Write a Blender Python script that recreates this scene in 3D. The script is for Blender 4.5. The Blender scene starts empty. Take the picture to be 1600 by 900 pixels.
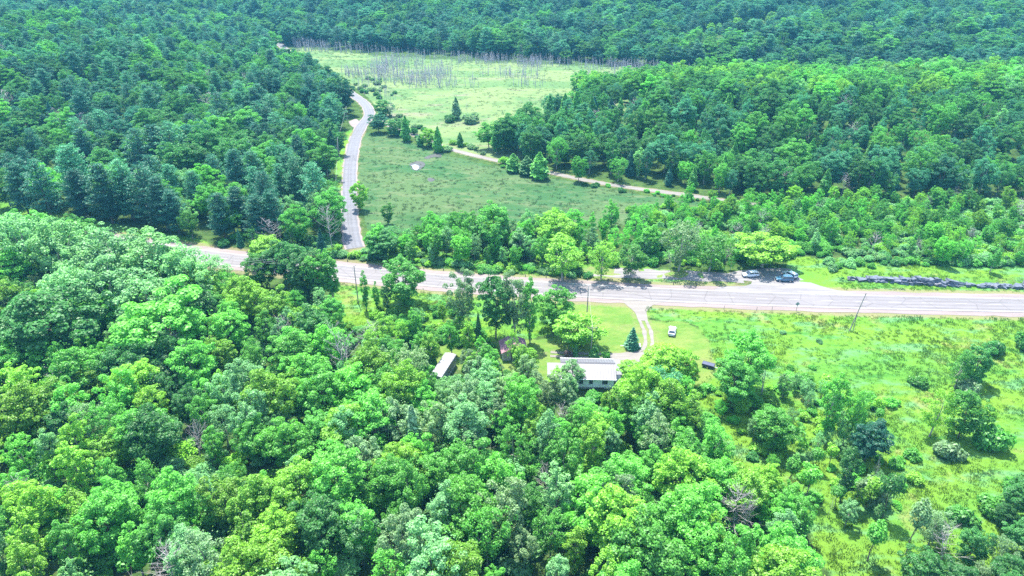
import bpy, bmesh, math, random
import numpy as np
from mathutils import Vector, Matrix

R = math.radians
rng = np.random.default_rng(7)
random.seed(7)
scene = bpy.context.scene
col = scene.collection

# ------------------------------------------------------------------ camera
CAM_H, PITCH, FPX = 92.0, R(28.0), 1067.0
cam_d = bpy.data.cameras.new("camera")
cam_d.sensor_width = 36.0
cam_d.lens = FPX / 1600 * 36
cam_d.clip_start = 1.0
cam_d.clip_end = 9000
cam = bpy.data.objects.new("camera", cam_d)
cam.location = (0, 0, CAM_H)
cam.rotation_euler = (math.pi / 2 - PITCH, 0, 0)
col.objects.link(cam)
scene.camera = cam

# ------------------------------------------------------------------ sky, sun, exposure
SUN_EL, SUN_AZ = R(67), R(-20)          # azimuth from +Y towards +X
world = bpy.data.worlds.new("World")
scene.world = world
world.use_nodes = True
wn = world.node_tree
sky = wn.nodes.new("ShaderNodeTexSky")
sky.sky_type = 'NISHITA'
sky.sun_disc = False
sky.sun_elevation = SUN_EL
sky.sun_rotation = SUN_AZ
sky.air_density = 1.2
sky.dust_density = 1.0
wn.links.new(sky.outputs[0], wn.nodes["Background"].inputs[0])
wn.nodes["Background"].inputs[1].default_value = 0.14
sun_d = bpy.data.lights.new("sun", 'SUN')
sun_d.energy = 3.7
sun_d.angle = R(0.5)
sun_d.color = (1.0, 0.94, 0.84)
sun = bpy.data.objects.new("sun", sun_d)
sdir = Vector((math.sin(SUN_AZ) * math.cos(SUN_EL), math.cos(SUN_AZ) * math.cos(SUN_EL), math.sin(SUN_EL)))
sun.rotation_euler = sdir.to_track_quat('Z', 'Y').to_euler()
sun.location = sdir * 600
col.objects.link(sun)
vs = scene.view_settings
vs.view_transform = 'Standard'
vs.look = 'None'
vs.exposure = 2.25
vs.gamma = 1.0
scene.cycles.max_bounces = 6
scene.cycles.diffuse_bounces = 3
scene.cycles.glossy_bounces = 2
scene.cycles.transmission_bounces = 4
scene.cycles.transparent_max_bounces = 4
scene.cycles.volume_bounces = 0
scene.cycles.use_denoising = False
scene.cycles.use_adaptive_sampling = False

# ------------------------------------------------------------------ picture <-> ground
CP, SP = math.cos(PITCH), math.sin(PITCH)


def P(px, py, z=0.0):
    """ground point seen at photograph pixel (px, py) at height z"""
    u, v = (px - 800) / FPX, (450 - py) / FPX
    dy, dz = CP + v * SP, -SP + v * CP
    t = (z - CAM_H) / dz
    return (u * t, dy * t, z)


def proj(x, y, z):
    dz = z - CAM_H
    d = y * CP - dz * SP
    up = y * SP + dz * CP
    return 800 + FPX * x / d, 450 - FPX * up / d, d


def in_poly(px, py, poly):
    px, py = np.asarray(px), np.asarray(py)
    ins = np.zeros(px.shape, bool)
    n = len(poly)
    for i in range(n):
        x1, y1 = poly[i]
        x2, y2 = poly[(i + 1) % n]
        if y1 == y2:
            continue
        c = ((y1 > py) != (y2 > py)) & (px < (x2 - x1) * (py - y1) / (y2 - y1) + x1)
        ins ^= c
    return ins


def catmull(pts, step=3.0):
    pts = [np.array(p[:2], float) for p in pts]
    pts = [2 * pts[0] - pts[1]] + pts + [2 * pts[-1] - pts[-2]]
    out = []
    for i in range(1, len(pts) - 2):
        p0, p1, p2, p3 = pts[i - 1:i + 3]
        n = max(2, int(np.linalg.norm(p2 - p1) / step))
        for k in range(n):
            t = k / n
            out.append(0.5 * (2 * p1 + (p2 - p0) * t + (2 * p0 - 5 * p1 + 4 * p2 - p3) * t * t + (3 * p1 - p0 - 3 * p2 + p3) * t ** 3))
    out.append(pts[-2])
    return np.array(out)


def sm(a, b, x):
    t = np.clip((x - a) / (b - a), 0, 1)
    return t * t * (3 - 2 * t)


def vnoise(x, y, s, seed=0):
    x, y = np.asarray(x) / s + seed * 17.3, np.asarray(y) / s - seed * 9.1
    xi, yi = np.floor(x), np.floor(y)
    fx, fy = x - xi, y - yi
    fx, fy = fx * fx * (3 - 2 * fx), fy * fy * (3 - 2 * fy)

    def hsh(a, b):
        v = np.sin(a * 127.1 + b * 311.7 + seed * 74.7) * 43758.5453
        return v - np.floor(v)
    return (hsh(xi, yi) * (1 - fx) + hsh(xi + 1, yi) * fx) * (1 - fy) + (hsh(xi, yi + 1) * (1 - fx) + hsh(xi + 1, yi + 1) * fx) * fy


HWY = catmull([P(-500, 305), P(-200, 339), P(60, 364), P(330, 402), P(440, 413.5), P(560, 427), P(700, 440), P(850, 450.5), P(1000, 459), P(1150, 465.5),
               P(1300, 470.5), P(1450, 474), P(1600, 477), P(1900, 482), P(2500, 490)])
SIDE = catmull([P(555, 388), P(551, 376), P(546, 340), P(546, 300), P(547, 260), P(553, 225), P(563, 200), P(577, 179), P(570, 162), P(554, 150),
                P(528, 132), P(490, 108), P(455, 85), P(437, 69), P(424, 58), P(400, 48)])
TRAIL = catmull([P(588, 186), P(615, 199), P(650, 212), P(700, 232), P(780, 252), P(860, 270), P(950, 288), P(1060, 303), P(1160, 317), P(1225, 322)])
OLDROAD = catmull([P(925, 424.5), P(1000, 428), P(1080, 431), P(1160, 435)])
DRIVE = catmull([P(995, 474), P(1001, 490), P(1007, 505), P(1013, 525), P(1013, 541), P(1000, 553), P(965, 556), P(915, 556), P(860, 553)], 1.0)


def dist_line(x, y, line):
    x, y = np.asarray(x, float), np.asarray(y, float)
    d = np.full(x.shape, 1e9)
    ln = line[::2] if len(line) > 60 else line
    for (ax, ay), (bx, by) in zip(ln[:-1], ln[1:]):
        vx, vy = bx - ax, by - ay
        t = np.clip(((x - ax) * vx + (y - ay) * vy) / (vx * vx + vy * vy + 1e-9), 0, 1)
        d = np.minimum(d, (x - ax - t * vx) ** 2 + (y - ay - t * vy) ** 2)
    return np.sqrt(d)


def far_line(x):
    return np.clip(540 - 0.36 * np.asarray(x), 400, 640)


SX, SY = SIDE[:, 0], SIDE[:, 1]
_o = np.argsort(SY)


def side_x(y):
    return np.interp(y, SY[_o], SX[_o])


def height(x, y):
    x, y = np.asarray(x, float), np.asarray(y, float)
    df = np.maximum(0, y - far_line(x) - 12)
    hf = 0.075 * df + 10 * sm(0, 220, df) * (vnoise(x, y, 170, 3) - 0.35) + 5 * sm(0, 100, df) * (vnoise(x, y, 60, 4) - 0.5)
    hf = np.minimum(hf, 78 + 6 * vnoise(x, y, 200, 9))
    dl = side_x(y) - 10 - x
    hl = 20 * sm(0, 170, dl) * sm(262, 430, y) * (0.75 + 0.5 * vnoise(x, y, 110, 5)) * (1 - 0.5 * sm(520, 640, y))
    kx = np.clip((x - 190) / 205, -1.4, 1.4)
    ky = (y - 356) / 84
    hk = 11 * np.clip(1 - kx ** 2 * np.where(x > 190, 0.15, 1.0) - ky ** 2, 0, 1) ** 0.8
    base = 1.4 * (vnoise(x, y, 38, 1) - 0.5) + 0.5 * (vnoise(x, y, 9, 2) - 0.5)
    h = base + hf + hl + hk
    ry = np.interp(x, ROCK[:, 0], ROCK[:, 1])
    hb = ROCKH * sm(ROCK[0, 0] - 2, ROCK[0, 0] + 26, x) * sm(0.2, 2.6, y - ry) * (1 - sm(12, 50, y - ry))
    d = np.minimum.reduce([dist_line(x, y, HWY) - 3, dist_line(x, y, SIDE) + 1, dist_line(x, y, TRAIL) + 3, dist_line(x, y, DRIVE) + 3, dist_line(x, y, OLDROAD)])
    dhouse = np.hypot(x - HOUSE_C[0], y - HOUSE_C[1]) - 6
    dpark = np.hypot(x - PARK_C[0], y - PARK_C[1]) - 12
    d = np.minimum(d, np.minimum(dhouse, dpark))
    return h * sm(6, 22, d) + hb * sm(4.5, 7.5, dist_line(x, y, HWY))


ROCKH = 1.6
ROCK = catmull([P(1283, 436), P(1330, 438), P(1400, 443), P(1470, 447), P(1540, 449), P(1600, 451), P(1750, 455), P(1950, 460)], 1.0)
HOUSE_C = P(915, 590)[:2]
PARK_C = P(1215, 440)[:2]


def h1(x, y):
    return float(height(np.array([x]), np.array([y]))[0])


# ------------------------------------------------------------------ materials
def newmat(name):
    m = bpy.data.materials.new(name)
    m.use_nodes = True
    m.node_tree.nodes.clear()
    out = m.node_tree.nodes.new("ShaderNodeOutputMaterial")
    return m, m.node_tree, out


def N(nt, t, **kw):
    n = nt.nodes.new(t)
    for k, v in kw.items():
        if k == 'i':
            for a, b in v.items():
                n.inputs[a].default_value = b
        else:
            setattr(n, k, v)
    return n


def mixc(nt, fac, a, b, mode='MIX'):
    n = nt.nodes.new("ShaderNodeMix")
    n.data_type = 'RGBA'
    n.blend_type = mode
    for sock, v in ((n.inputs[0], fac), (n.inputs[6], a), (n.inputs[7], b)):
        if isinstance(v, (int, float)):
            sock.default_value = v
        elif isinstance(v, tuple):
            sock.default_value = (*v, 1) if len(v) == 3 else v
        else:
            nt.links.new(v, sock)
    return n.outputs[2]


def math_(nt, op, a, b=None, c=None):
    n = nt.nodes.new("ShaderNodeMath")
    n.operation = op
    for i, v in enumerate((a, b, c)):
        if v is None:
            continue
        if isinstance(v, (int, float)):
            n.inputs[i].default_value = v
        else:
            nt.links.new(v, n.inputs[i])
    return n.outputs[0]


def noise(nt, vec, scale, detail=3, rough=0.55):
    n = N(nt, "ShaderNodeTexNoise")
    n.inputs["Scale"].default_value = scale
    n.inputs["Detail"].default_value = detail
    n.inputs["Roughness"].default_value = rough
    nt.links.new(vec, n.inputs["Vector"])
    return n.outputs["Fac"]


def ramp(nt, fac, a, b):
    n = N(nt, "ShaderNodeMapRange")
    n.interpolation_type = 'SMOOTHSTEP'
    n.inputs["From Min"].default_value = a
    n.inputs["From Max"].default_value = b
    nt.links.new(fac, n.inputs["Value"])
    return n.outputs["Result"]


def stretched(nt, pos, sx, sy, rot=0.0):
    n = N(nt, "ShaderNodeMapping")
    n.inputs["Scale"].default_value = (sx, sy, 1)
    n.inputs["Rotation"].default_value = (0, 0, rot)
    nt.links.new(pos, n.inputs["Vector"])
    return n.outputs[0]


def simple(name, c, rough=0.7, metal=0.0, var=0.12, scale=1.5, bump=0.0, c2=None, obj_space=True, coat=0.0):
    m, nt, out = newmat(name)
    b = N(nt, "ShaderNodeBsdfPrincipled")
    tc = N(nt, "ShaderNodeTexCoord")
    vec = tc.outputs["Object"]
    f = noise(nt, vec, scale, 5, 0.6)
    hi = tuple(min(1, k * (1 + var)) for k in c)
    lo = tuple(k * (1 - var) for k in c) if c2 is None else c2
    cc = mixc(nt, ramp(nt, f, 0.3, 0.7), lo, hi)
    nt.links.new(cc, b.inputs["Base Color"])
    b.inputs["Roughness"].default_value = rough
    b.inputs["Metallic"].default_value = metal
    b.inputs["Coat Weight"].default_value = coat
    if bump:
        bp = N(nt, "ShaderNodeBump")
        bp.inputs["Strength"].default_value = bump
        bp.inputs["Distance"].default_value = 0.1
        nt.links.new(noise(nt, vec, scale * 4, 5, 0.65), bp.inputs["Height"])
        nt.links.new(bp.outputs[0], b.inputs["Normal"])
    nt.links.new(b.outputs[0], out.inputs[0])
    return m


def leaf_mat(name, trans=0.45, gloss=0.02, hue_var=0.4):
    """leaf colour comes from the object's own colour, varied per tree and per leaf"""
    m, nt, out = newmat(name)
    oi = N(nt, "ShaderNodeObjectInfo")
    geo = N(nt, "ShaderNodeNewGeometry")
    tint = N(nt, "ShaderNodeAttribute")
    tint.attribute_type = 'INSTANCER'
    tint.attribute_name = "leaf_colour"
    c = tint.outputs["Color"]
    # per tree: towards yellower or bluer, lighter or darker
    c = mixc(nt, math_(nt, 'MULTIPLY', ramp(nt, oi.outputs["Random"], 0.45, 1.0), hue_var), c, mixc(nt, 1.0, c, (1.2, 1.06, 0.72), 'MULTIPLY'))
    r2 = math_(nt, 'FRACT', math_(nt, 'MULTIPLY', oi.outputs["Random"], 57.31))
    val = math_(nt, 'ADD', 0.72, math_(nt, 'MULTIPLY', r2, 0.56))
    isl = geo.outputs["Random Per Island"]
    val = math_(nt, 'MULTIPLY', val, math_(nt, 'ADD', 0.70, math_(nt, 'MULTIPLY', isl, 0.6)))
    vv = N(nt, "ShaderNodeCombineXYZ")
    for k in range(3):
        nt.links.new(val, vv.inputs[k])
    c = mixc(nt, 1.0, c, vv.outputs[0], 'MULTIPLY')
    d = N(nt, "ShaderNodeBsdfDiffuse")
    t = N(nt, "ShaderNodeBsdfTranslucent")
    g = N(nt, "ShaderNodeBsdfGlossy")
    g.inputs["Roughness"].default_value = 0.5
    g.inputs["Color"].default_value = (0.9, 1, 0.95, 1)
    nt.links.new(c, d.inputs[0])
    nt.links.new(mixc(nt, 1.0, c, (1.1, 1.3, 0.75), 'MULTIPLY'), t.inputs[0])
    mx = N(nt, "ShaderNodeMixShader")
    mx.inputs[0].default_value = trans
    nt.links.new(d.outputs[0], mx.inputs[1])
    nt.links.new(t.outputs[0], mx.inputs[2])
    mg = N(nt, "ShaderNodeMixShader")
    mg.inputs[0].default_value = gloss
    nt.links.new(mx.outputs[0], mg.inputs[1])
    nt.links.new(g.outputs[0], mg.inputs[2])
    nt.links.new(mg.outputs[0], out.inputs[0])
    return m


def grass_colour(nt, pos, zone):
    """patch colours of each kind of grassland, from the place's own coordinates (shared by the ground and the tufts on it)"""
    big = noise(nt, stretched(nt, pos, 0.03, 0.06, 0.35), 1.0, 4, 0.6)
    mid = noise(nt, stretched(nt, pos, 0.12, 0.26, 0.3), 1.0, 4, 0.6)
    fine = noise(nt, pos, 0.9, 4, 0.65)
    if zone == 'meadow':
        c = mixc(nt, ramp(nt, big, 0.36, 0.62), (0.064, 0.172, 0.026), (0.092, 0.182, 0.022))
        c = mixc(nt, math_(nt, 'MULTIPLY', ramp(nt, mid, 0.50, 0.66), 0.9), c, (0.080, 0.195, 0.072))
        c = mixc(nt, math_(nt, 'MULTIPLY', ramp(nt, noise(nt, stretched(nt, pos, 0.05, 0.21, 0.42), 1.0, 5, 0.65), 0.56, 0.68), 0.75), c, (0.034, 0.128, 0.022))
        c = mixc(nt, math_(nt, 'MULTIPLY', ramp(nt, noise(nt, pos, 0.08, 5, 0.7), 0.54, 0.70), 0.7), c, (0.165, 0.165, 0.06))
    elif zone == 'lawn':
        c = mixc(nt, ramp(nt, mid, 0.38, 0.64), (0.076, 0.150, 0.028), (0.118, 0.165, 0.042))
        c = mixc(nt, math_(nt, 'MULTIPLY', ramp(nt, big, 0.56, 0.70), 0.6), c, (0.13, 0.12, 0.06))
    elif zone == 'marsh':
        st = noise(nt, stretched(nt, pos, 0.012, 0.045, 0.1), 1.0, 5, 0.62)
        c = mixc(nt, ramp(nt, st, 0.40, 0.60), (0.075, 0.135, 0.052), (0.118, 0.165, 0.068))
        c = mixc(nt, math_(nt, 'MULTIPLY', ramp(nt, noise(nt, stretched(nt, pos, 0.02, 0.075, -0.1), 1.0, 5, 0.7), 0.55, 0.68), 0.75), c, (0.15, 0.14, 0.10))
        c = mixc(nt, math_(nt, 'MULTIPLY', ramp(nt, noise(nt, stretched(nt, pos, 0.03, 0.09, 0.2), 1.0, 4, 0.7), 0.60, 0.70), 0.7), c, (0.06, 0.12, 0.045))
    else:                                                    # sedge
        c = mixc(nt, ramp(nt, big, 0.40, 0.60), (0.034, 0.085, 0.032), (0.058, 0.100, 0.040))
        c = mixc(nt, math_(nt, 'MULTIPLY', ramp(nt, mid, 0.50, 0.68), 0.8), c, (0.085, 0.115, 0.055))
        c = mixc(nt, math_(nt, 'MULTIPLY', ramp(nt, noise(nt, stretched(nt, pos, 0.02, 0.06, -0.3), 1.0, 5, 0.7), 0.56, 0.66), 0.8), c, (0.026, 0.072, 0.024))
    v = math_(nt, 'ADD', 0.80, math_(nt, 'MULTIPLY', fine, 0.40))
    cv = N(nt, "ShaderNodeCombineXYZ")
    for k in range(3):
        nt.links.new(v, cv.inputs[k])
    return mixc(nt, 1.0, c, cv.outputs[0], 'MULTIPLY')


def ground_mat():
    m, nt, out = newmat("ground_cover")
    geo = N(nt, "ShaderNodeNewGeometry")
    pos = geo.outputs["Position"]
    floor_c = mixc(nt, ramp(nt, noise(nt, pos, 0.25, 5, 0.65), 0.35, 0.65), (0.025, 0.05, 0.015), (0.05, 0.095, 0.025))
    floor_c = mixc(nt, ramp(nt, noise(nt, pos, 0.9, 4, 0.7), 0.55, 0.75), floor_c, (0.10, 0.085, 0.05))
    c = floor_c
    warp = noise(nt, pos, 0.35, 4, 0.65)
    for z in ('sedge', 'marsh', 'meadow', 'lawn'):
        a = N(nt, "ShaderNodeAttribute")
        a.attribute_name = "w_" + z
        w = math_(nt, 'ADD', a.outputs["Fac"], math_(nt, 'MULTIPLY', math_(nt, 'SUBTRACT', warp, 0.5), 0.7))
        c = mixc(nt, ramp(nt, w, 0.42, 0.58), c, grass_colour(nt, pos, z))
    # trodden dry margins along the roads
    a = N(nt, "ShaderNodeAttribute")
    a.attribute_name = "w_verge"
    w = math_(nt, 'ADD', a.outputs["Fac"], math_(nt, 'MULTIPLY', math_(nt, 'SUBTRACT', noise(nt, pos, 0.6, 4, 0.7), 0.5), 0.9))
    c = mixc(nt, math_(nt, 'MULTIPLY', ramp(nt, w, 0.40, 0.75), 0.8), c, (0.15, 0.135, 0.075))
    b = N(nt, "ShaderNodeBsdfDiffuse")
    nt.links.new(c, b.inputs[0])
    bp = N(nt, "ShaderNodeBump")
    bp.inputs["Strength"].default_value = 0.9
    bp.inputs["Distance"].default_value = 0.5
    nt.links.new(noise(nt, pos, 1.3, 6, 0.7), bp.inputs["Height"])
    nt.links.new(bp.outputs[0], b.inputs["Normal"])
    nt.links.new(b.outputs[0], out.inputs[0])
    return m


def tuft_mat(zone):
    m, nt, out = newmat(zone + "_blades")
    geo = N(nt, "ShaderNodeNewGeometry")
    oi = N(nt, "ShaderNodeObjectInfo")
    c = grass_colour(nt, oi.outputs["Location"], zone)
    v = math_(nt, 'ADD', 0.85, math_(nt, 'MULTIPLY', geo.outputs["Random Per Island"], 0.5))
    cv = N(nt, "ShaderNodeCombineXYZ")
    for k in range(3):
        nt.links.new(v, cv.inputs[k])
    c = mixc(nt, 1.0, c, cv.outputs[0], 'MULTIPLY')
    d = N(nt, "ShaderNodeBsdfDiffuse")
    t = N(nt, "ShaderNodeBsdfTranslucent")
    nt.links.new(c, d.inputs[0])
    nt.links.new(c, t.inputs[0])
    mx = N(nt, "ShaderNodeMixShader")
    mx.inputs[0].default_value = 0.5
    nt.links.new(d.outputs[0], mx.inputs[1])
    nt.links.new(t.outputs[0], mx.inputs[2])
    nt.links.new(mx.outputs[0], out.inputs[0])
    return m


def road_mat(name, c, c2, along=None):
    m, nt, out = newmat(name)
    geo = N(nt, "ShaderNodeNewGeometry")
    pos = geo.outputs["Position"]
    f = noise(nt, stretched(nt, pos, 0.06, 0.7, 0.12), 1.0, 5, 0.6)
    cc = mixc(nt, ramp(nt, f, 0.35, 0.68), c, c2)
    cc = mixc(nt, math_(nt, 'MULTIPLY', ramp(nt, noise(nt, pos, 0.5, 6, 0.7), 0.5, 0.75), 0.45), cc, tuple(k * 0.72 for k in c))
    if along:                                               # wheel tracks and an oily lane centre, worn into the surface
        a = N(nt, "ShaderNodeAttribute")
        a.attribute_name = "across"
        d = math_(nt, 'ABSOLUTE', a.outputs["Fac"])
        d = math_(nt, 'ABSOLUTE', math_(nt, 'SUBTRACT', math_(nt, 'ABSOLUTE', math_(nt, 'SUBTRACT', d, along)), 0.85))
        tr = math_(nt, 'SUBTRACT', 1.0, ramp(nt, d, 0.1, 0.6))
        tr = math_(nt, 'MULTIPLY', tr, ramp(nt, noise(nt, stretched(nt, pos, 0.05, 0.05), 1.0, 4, 0.7), 0.25, 0.6))
        cc = mixc(nt, math_(nt, 'MULTIPLY', tr, 0.55), cc, tuple(k * 0.62 for k in c))
        cr = N(nt, "ShaderNodeTexVoronoi")
        cr.feature = 'DISTANCE_TO_EDGE'
        cr.inputs["Scale"].default_value = 0.11
        nt.links.new(pos, cr.inputs["Vector"])
        cc = mixc(nt, math_(nt, 'MULTIPLY', math_(nt, 'SUBTRACT', 1.0, ramp(nt, cr.outputs["Distance"], 0.0, 0.018)), 0.55), cc, tuple(k * 0.35 for k in c))
    b = N(nt, "ShaderNodeBsdfPrincipled")
    b.inputs["Roughness"].default_value = 0.75
    nt.links.new(cc, b.inputs["Base Color"])
    bp = N(nt, "ShaderNodeBump")
    bp.inputs["Strength"].default_value = 0.3
    bp.inputs["Distance"].default_value = 0.03
    nt.links.new(noise(nt, pos, 6, 4, 0.7), bp.inputs["Height"])
    nt.links.new(bp.outputs[0], b.inputs["Normal"])
    nt.links.new(b.outputs[0], out.inputs[0])
    return m


M = {}
M['ground'] = ground_mat()
M['leaf'] = leaf_mat("broad_leaves")
M['needle'] = leaf_mat("needles", trans=0.28, gloss=0.03, hue_var=0.25)
M['bark'] = simple("bark", (0.13, 0.105, 0.08), 0.9, var=0.35, scale=3, bump=0.6)
M['palebark'] = simple("pale_bark", (0.24, 0.225, 0.20), 0.85, var=0.25, scale=3)
M['deadwood'] = simple("dead_wood", (0.30, 0.275, 0.275), 0.9, var=0.25, scale=2)
M['snagwood'] = simple("weathered_snag", (0.30, 0.275, 0.295), 0.9, var=0.2, scale=2)
M['asphalt'] = road_mat("asphalt", (0.096, 0.088, 0.091), (0.122, 0.113, 0.116), along=1.85)
M['sideasphalt'] = road_mat("side_road_asphalt", (0.064, 0.066, 0.080), (0.088, 0.090, 0.104), along=1.35)
M['oldasphalt'] = road_mat("old_asphalt", (0.095, 0.090, 0.096), (0.15, 0.142, 0.138))
M['shoulder'] = road_mat("shoulder_gravel", (0.112, 0.088, 0.083), (0.142, 0.114, 0.107))
M['gravel'] = road_mat("gravel", (0.104, 0.094, 0.082), (0.132, 0.120, 0.106))
M['trail'] = road_mat("trail_gravel", (0.092, 0.084, 0.075), (0.125, 0.115, 0.104))
M['paint'] = simple("road_paint", (0.26, 0.26, 0.25), 0.6, var=0.12, scale=0.6)
M['yellow'] = simple("yellow_paint", (0.20, 0.195, 0.17), 0.6, var=0.15, scale=0.6)
M['white'] = simple("white_siding", (0.78, 0.80, 0.82), 0.6, var=0.06, scale=1)
M['roofwhite'] = simple("pale_metal_roof", (0.092, 0.092, 0.104), 0.5, metal=0.0, var=0.10, scale=0.8)
M['trailerwhite'] = simple("trailer_skin", (0.165, 0.168, 0.180), 0.5, var=0.14, scale=0.6)
M['rust'] = simple("rusty_roof", (0.17, 0.085, 0.10), 0.7, var=0.4, scale=1.4, bump=0.3)
M['shedwall'] = simple("grey_boards", (0.40, 0.37, 0.36), 0.85, var=0.25, scale=2)
M['darkglass'] = simple("window_glass", (0.03, 0.045, 0.06), 0.12, var=0.1)
M['roofseam'] = simple("roof_seam", (0.062, 0.062, 0.072), 0.6, var=0.1)
M['trim'] = simple("trim", (0.30, 0.31, 0.33), 0.6, var=0.1)
M['concrete'] = simple("concrete", (0.33, 0.33, 0.33), 0.9, var=0.2)
M['darkwood'] = simple("dark_wood", (0.09, 0.075, 0.06), 0.85, var=0.3, scale=2)
M['polewood'] = simple("pole_wood", (0.20, 0.18, 0.165), 0.9, var=0.3, scale=2)
M['steel'] = simple("galvanised_steel", (0.5, 0.52, 0.55), 0.4, metal=0.7, var=0.1)
M['wire'] = simple("wire", (0.22, 0.23, 0.24), 0.5, var=0.05)
M['tyre'] = simple("tyre", (0.018, 0.018, 0.02), 0.85, var=0.1)
M['rim'] = simple("rim", (0.5, 0.51, 0.53), 0.35, metal=0.8, var=0.05)
M['carwhite'] = simple("white_paint", (0.5, 0.52, 0.55), 0.3, var=0.03, coat=0.6)
M['carblue'] = simple("dark_blue_paint", (0.03, 0.10, 0.17), 0.3, var=0.1, coat=0.7)
M['carsilver'] = simple("silver_paint", (0.48, 0.53, 0.58), 0.32, metal=0.4, var=0.05, coat=0.5)
M['navy'] = simple("navy_paint", (0.03, 0.035, 0.07), 0.5, var=0.2)
M['lamp'] = simple("headlamp", (0.75, 0.77, 0.8), 0.15, var=0.05)
M['redlamp'] = simple("tail_lamp", (0.4, 0.02, 0.02), 0.2, var=0.1)
M['rock'] = simple("cut_rock", (0.064, 0.078, 0.100), 0.85, var=0.5, scale=0.55, bump=0.9, c2=(0.042, 0.055, 0.076))
M['palerock'] = simple("pale_rock", (0.10, 0.105, 0.12), 0.85, var=0.3, scale=0.6, bump=0.6)
M['mud'] = simple("pond_mud", (0.02, 0.024, 0.022), 0.8, var=0.3, scale=0.4, bump=0.4)
M['signyellow'] = simple("sign_back", (0.22, 0.27, 0.27), 0.5, var=0.1)


def water_mat():
    m, nt, out = newmat("still_water")
    b = N(nt, "ShaderNodeBsdfPrincipled")
    b.inputs["Base Color"].default_value = (0.25, 0.26, 0.28, 1)
    b.inputs["Roughness"].default_value = 0.08
    b.inputs["IOR"].default_value = 1.33
    bp = N(nt, "ShaderNodeBump")
    bp.inputs["Strength"].default_value = 0.1
    geo = N(nt, "ShaderNodeNewGeometry")
    nt.links.new(noise(nt, geo.outputs["Position"], 2.0, 3), bp.inputs["Height"])
    nt.links.new(bp.outputs[0], b.inputs["Normal"])
    nt.links.new(b.outputs[0], out.inputs[0])
    return m


M['water'] = water_mat()

# ------------------------------------------------------------------ object helpers


def mesh_np(name, verts, faces, mats, fmat=None, smooth=False):
    me = bpy.data.meshes.new(name)
    verts = np.asarray(verts, np.float32).reshape(-1, 3)
    if isinstance(faces, np.ndarray):
        k = faces.shape[1]
        nf = len(faces)
        me.vertices.add(len(verts))
        me.vertices.foreach_set("co", verts.ravel())
        me.loops.add(nf * k)
        me.loops.foreach_set("vertex_index", faces.astype(np.int32).ravel())
        me.polygons.add(nf)
        me.polygons.foreach_set("loop_start", (np.arange(nf) * k).astype(np.int32))
    else:
        me.from_pydata(verts.tolist(), [], faces)
    for m in (mats if isinstance(mats, (list, tuple)) else [mats]):
        me.materials.append(m)
    if fmat is not None:
        me.polygons.foreach_set("material_index", np.asarray(fmat, np.int32))
    if smooth:
        me.polygons.foreach_set("use_smooth", np.ones(len(me.polygons), bool))
    me.update(calc_edges=True)
    return me


def link(name, data, parent=None, loc=None, rotz=None):
    o = bpy.data.objects.new(name, data)
    col.objects.link(o)
    if parent is not None:
        o.parent = parent
    if loc is not None:
        o.location = loc
    if rotz is not None:
        o.rotation_euler = (0, 0, rotz)
    return o


def tag(o, label=None, cat=None, group=None, kind=None):
    if label:
        o["label"] = label
    if cat:
        o["category"] = cat
    if group:
        o["group"] = group
    if kind:
        o["kind"] = kind
    return o


class MB:
    """collects simple solids into one mesh"""

    def __init__(s):
        s.v, s.f = [], []

    def add(s, v, f):
        n = len(s.v)
        s.v += [tuple(p) for p in v]
        s.f += [tuple(i + n for i in q) for q in f]
        return s

    def box(s, x0, x1, y0, y1, z0, z1):
        v = [(x0, y0, z0), (x1, y0, z0), (x1, y1, z0), (x0, y1, z0), (x0, y0, z1), (x1, y0, z1), (x1, y1, z1), (x0, y1, z1)]
        return s.add(v, [(0, 3, 2, 1), (4, 5, 6, 7), (0, 1, 5, 4), (1, 2, 6, 5), (2, 3, 7, 6), (3, 0, 4, 7)])

    def prism(s, prof, y0, y1, axis='y'):
        n = len(prof)
        if axis == 'y':
            v = [(a, y0, b) for a, b in prof] + [(a, y1, b) for a, b in prof]
        else:
            v = [(y0, a, b) for a, b in prof] + [(y1, a, b) for a, b in prof]
        f = [tuple(range(n)), tuple(range(2 * n - 1, n - 1, -1))] + [(i, i + n, (i + 1) % n + n, (i + 1) % n) for i in range(n)]
        return s.add(v, f)

    def tube(s, pts, rad, n=6):
        pts = [Vector(p) for p in pts]
        rad = rad if isinstance(rad, (list, tuple)) else [rad] * len(pts)
        rings = []
        for i, p in enumerate(pts):
            d = (pts[min(i + 1, len(pts) - 1)] - pts[max(i - 1, 0)]).normalized()
            a = d.orthogonal().normalized()
            if abs(d.z) > 0.5:
                a = (Vector((1, 0, 0)) - d * d.x).normalized()
            b = d.cross(a)
            rings.append([p + (a * math.cos(2 * math.pi * k / n) + b * math.sin(2 * math.pi * k / n)) * rad[i] for k in range(n)])
        v = [q for r in rings for q in r]
        f = []
        for i in range(len(rings) - 1):
            for k in range(n):
                f.append((i * n + k, i * n + (k + 1) % n, (i + 1) * n + (k + 1) % n, (i + 1) * n + k))
        f.append(tuple(range(n - 1, -1, -1)))
        f.append(tuple((len(rings) - 1) * n + k for k in range(n)))
        return s.add(v, f)

    def mesh(s, name, mat, smooth=False):
        return mesh_np(name, s.v, s.f, mat, smooth=smooth)

    def build(s, name, mat, parent=None, smooth=False, loc=None, rotz=None):
        return link(name, s.mesh(name, mat, smooth), parent, loc, rotz)


def empty(name, loc=(0, 0, 0), rotz=0.0):
    o = bpy.data.objects.new(name, None)
    o.empty_display_size = 1
    o.location = loc
    o.rotation_euler = (0, 0, rotz)
    col.objects.link(o)
    return o


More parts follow.
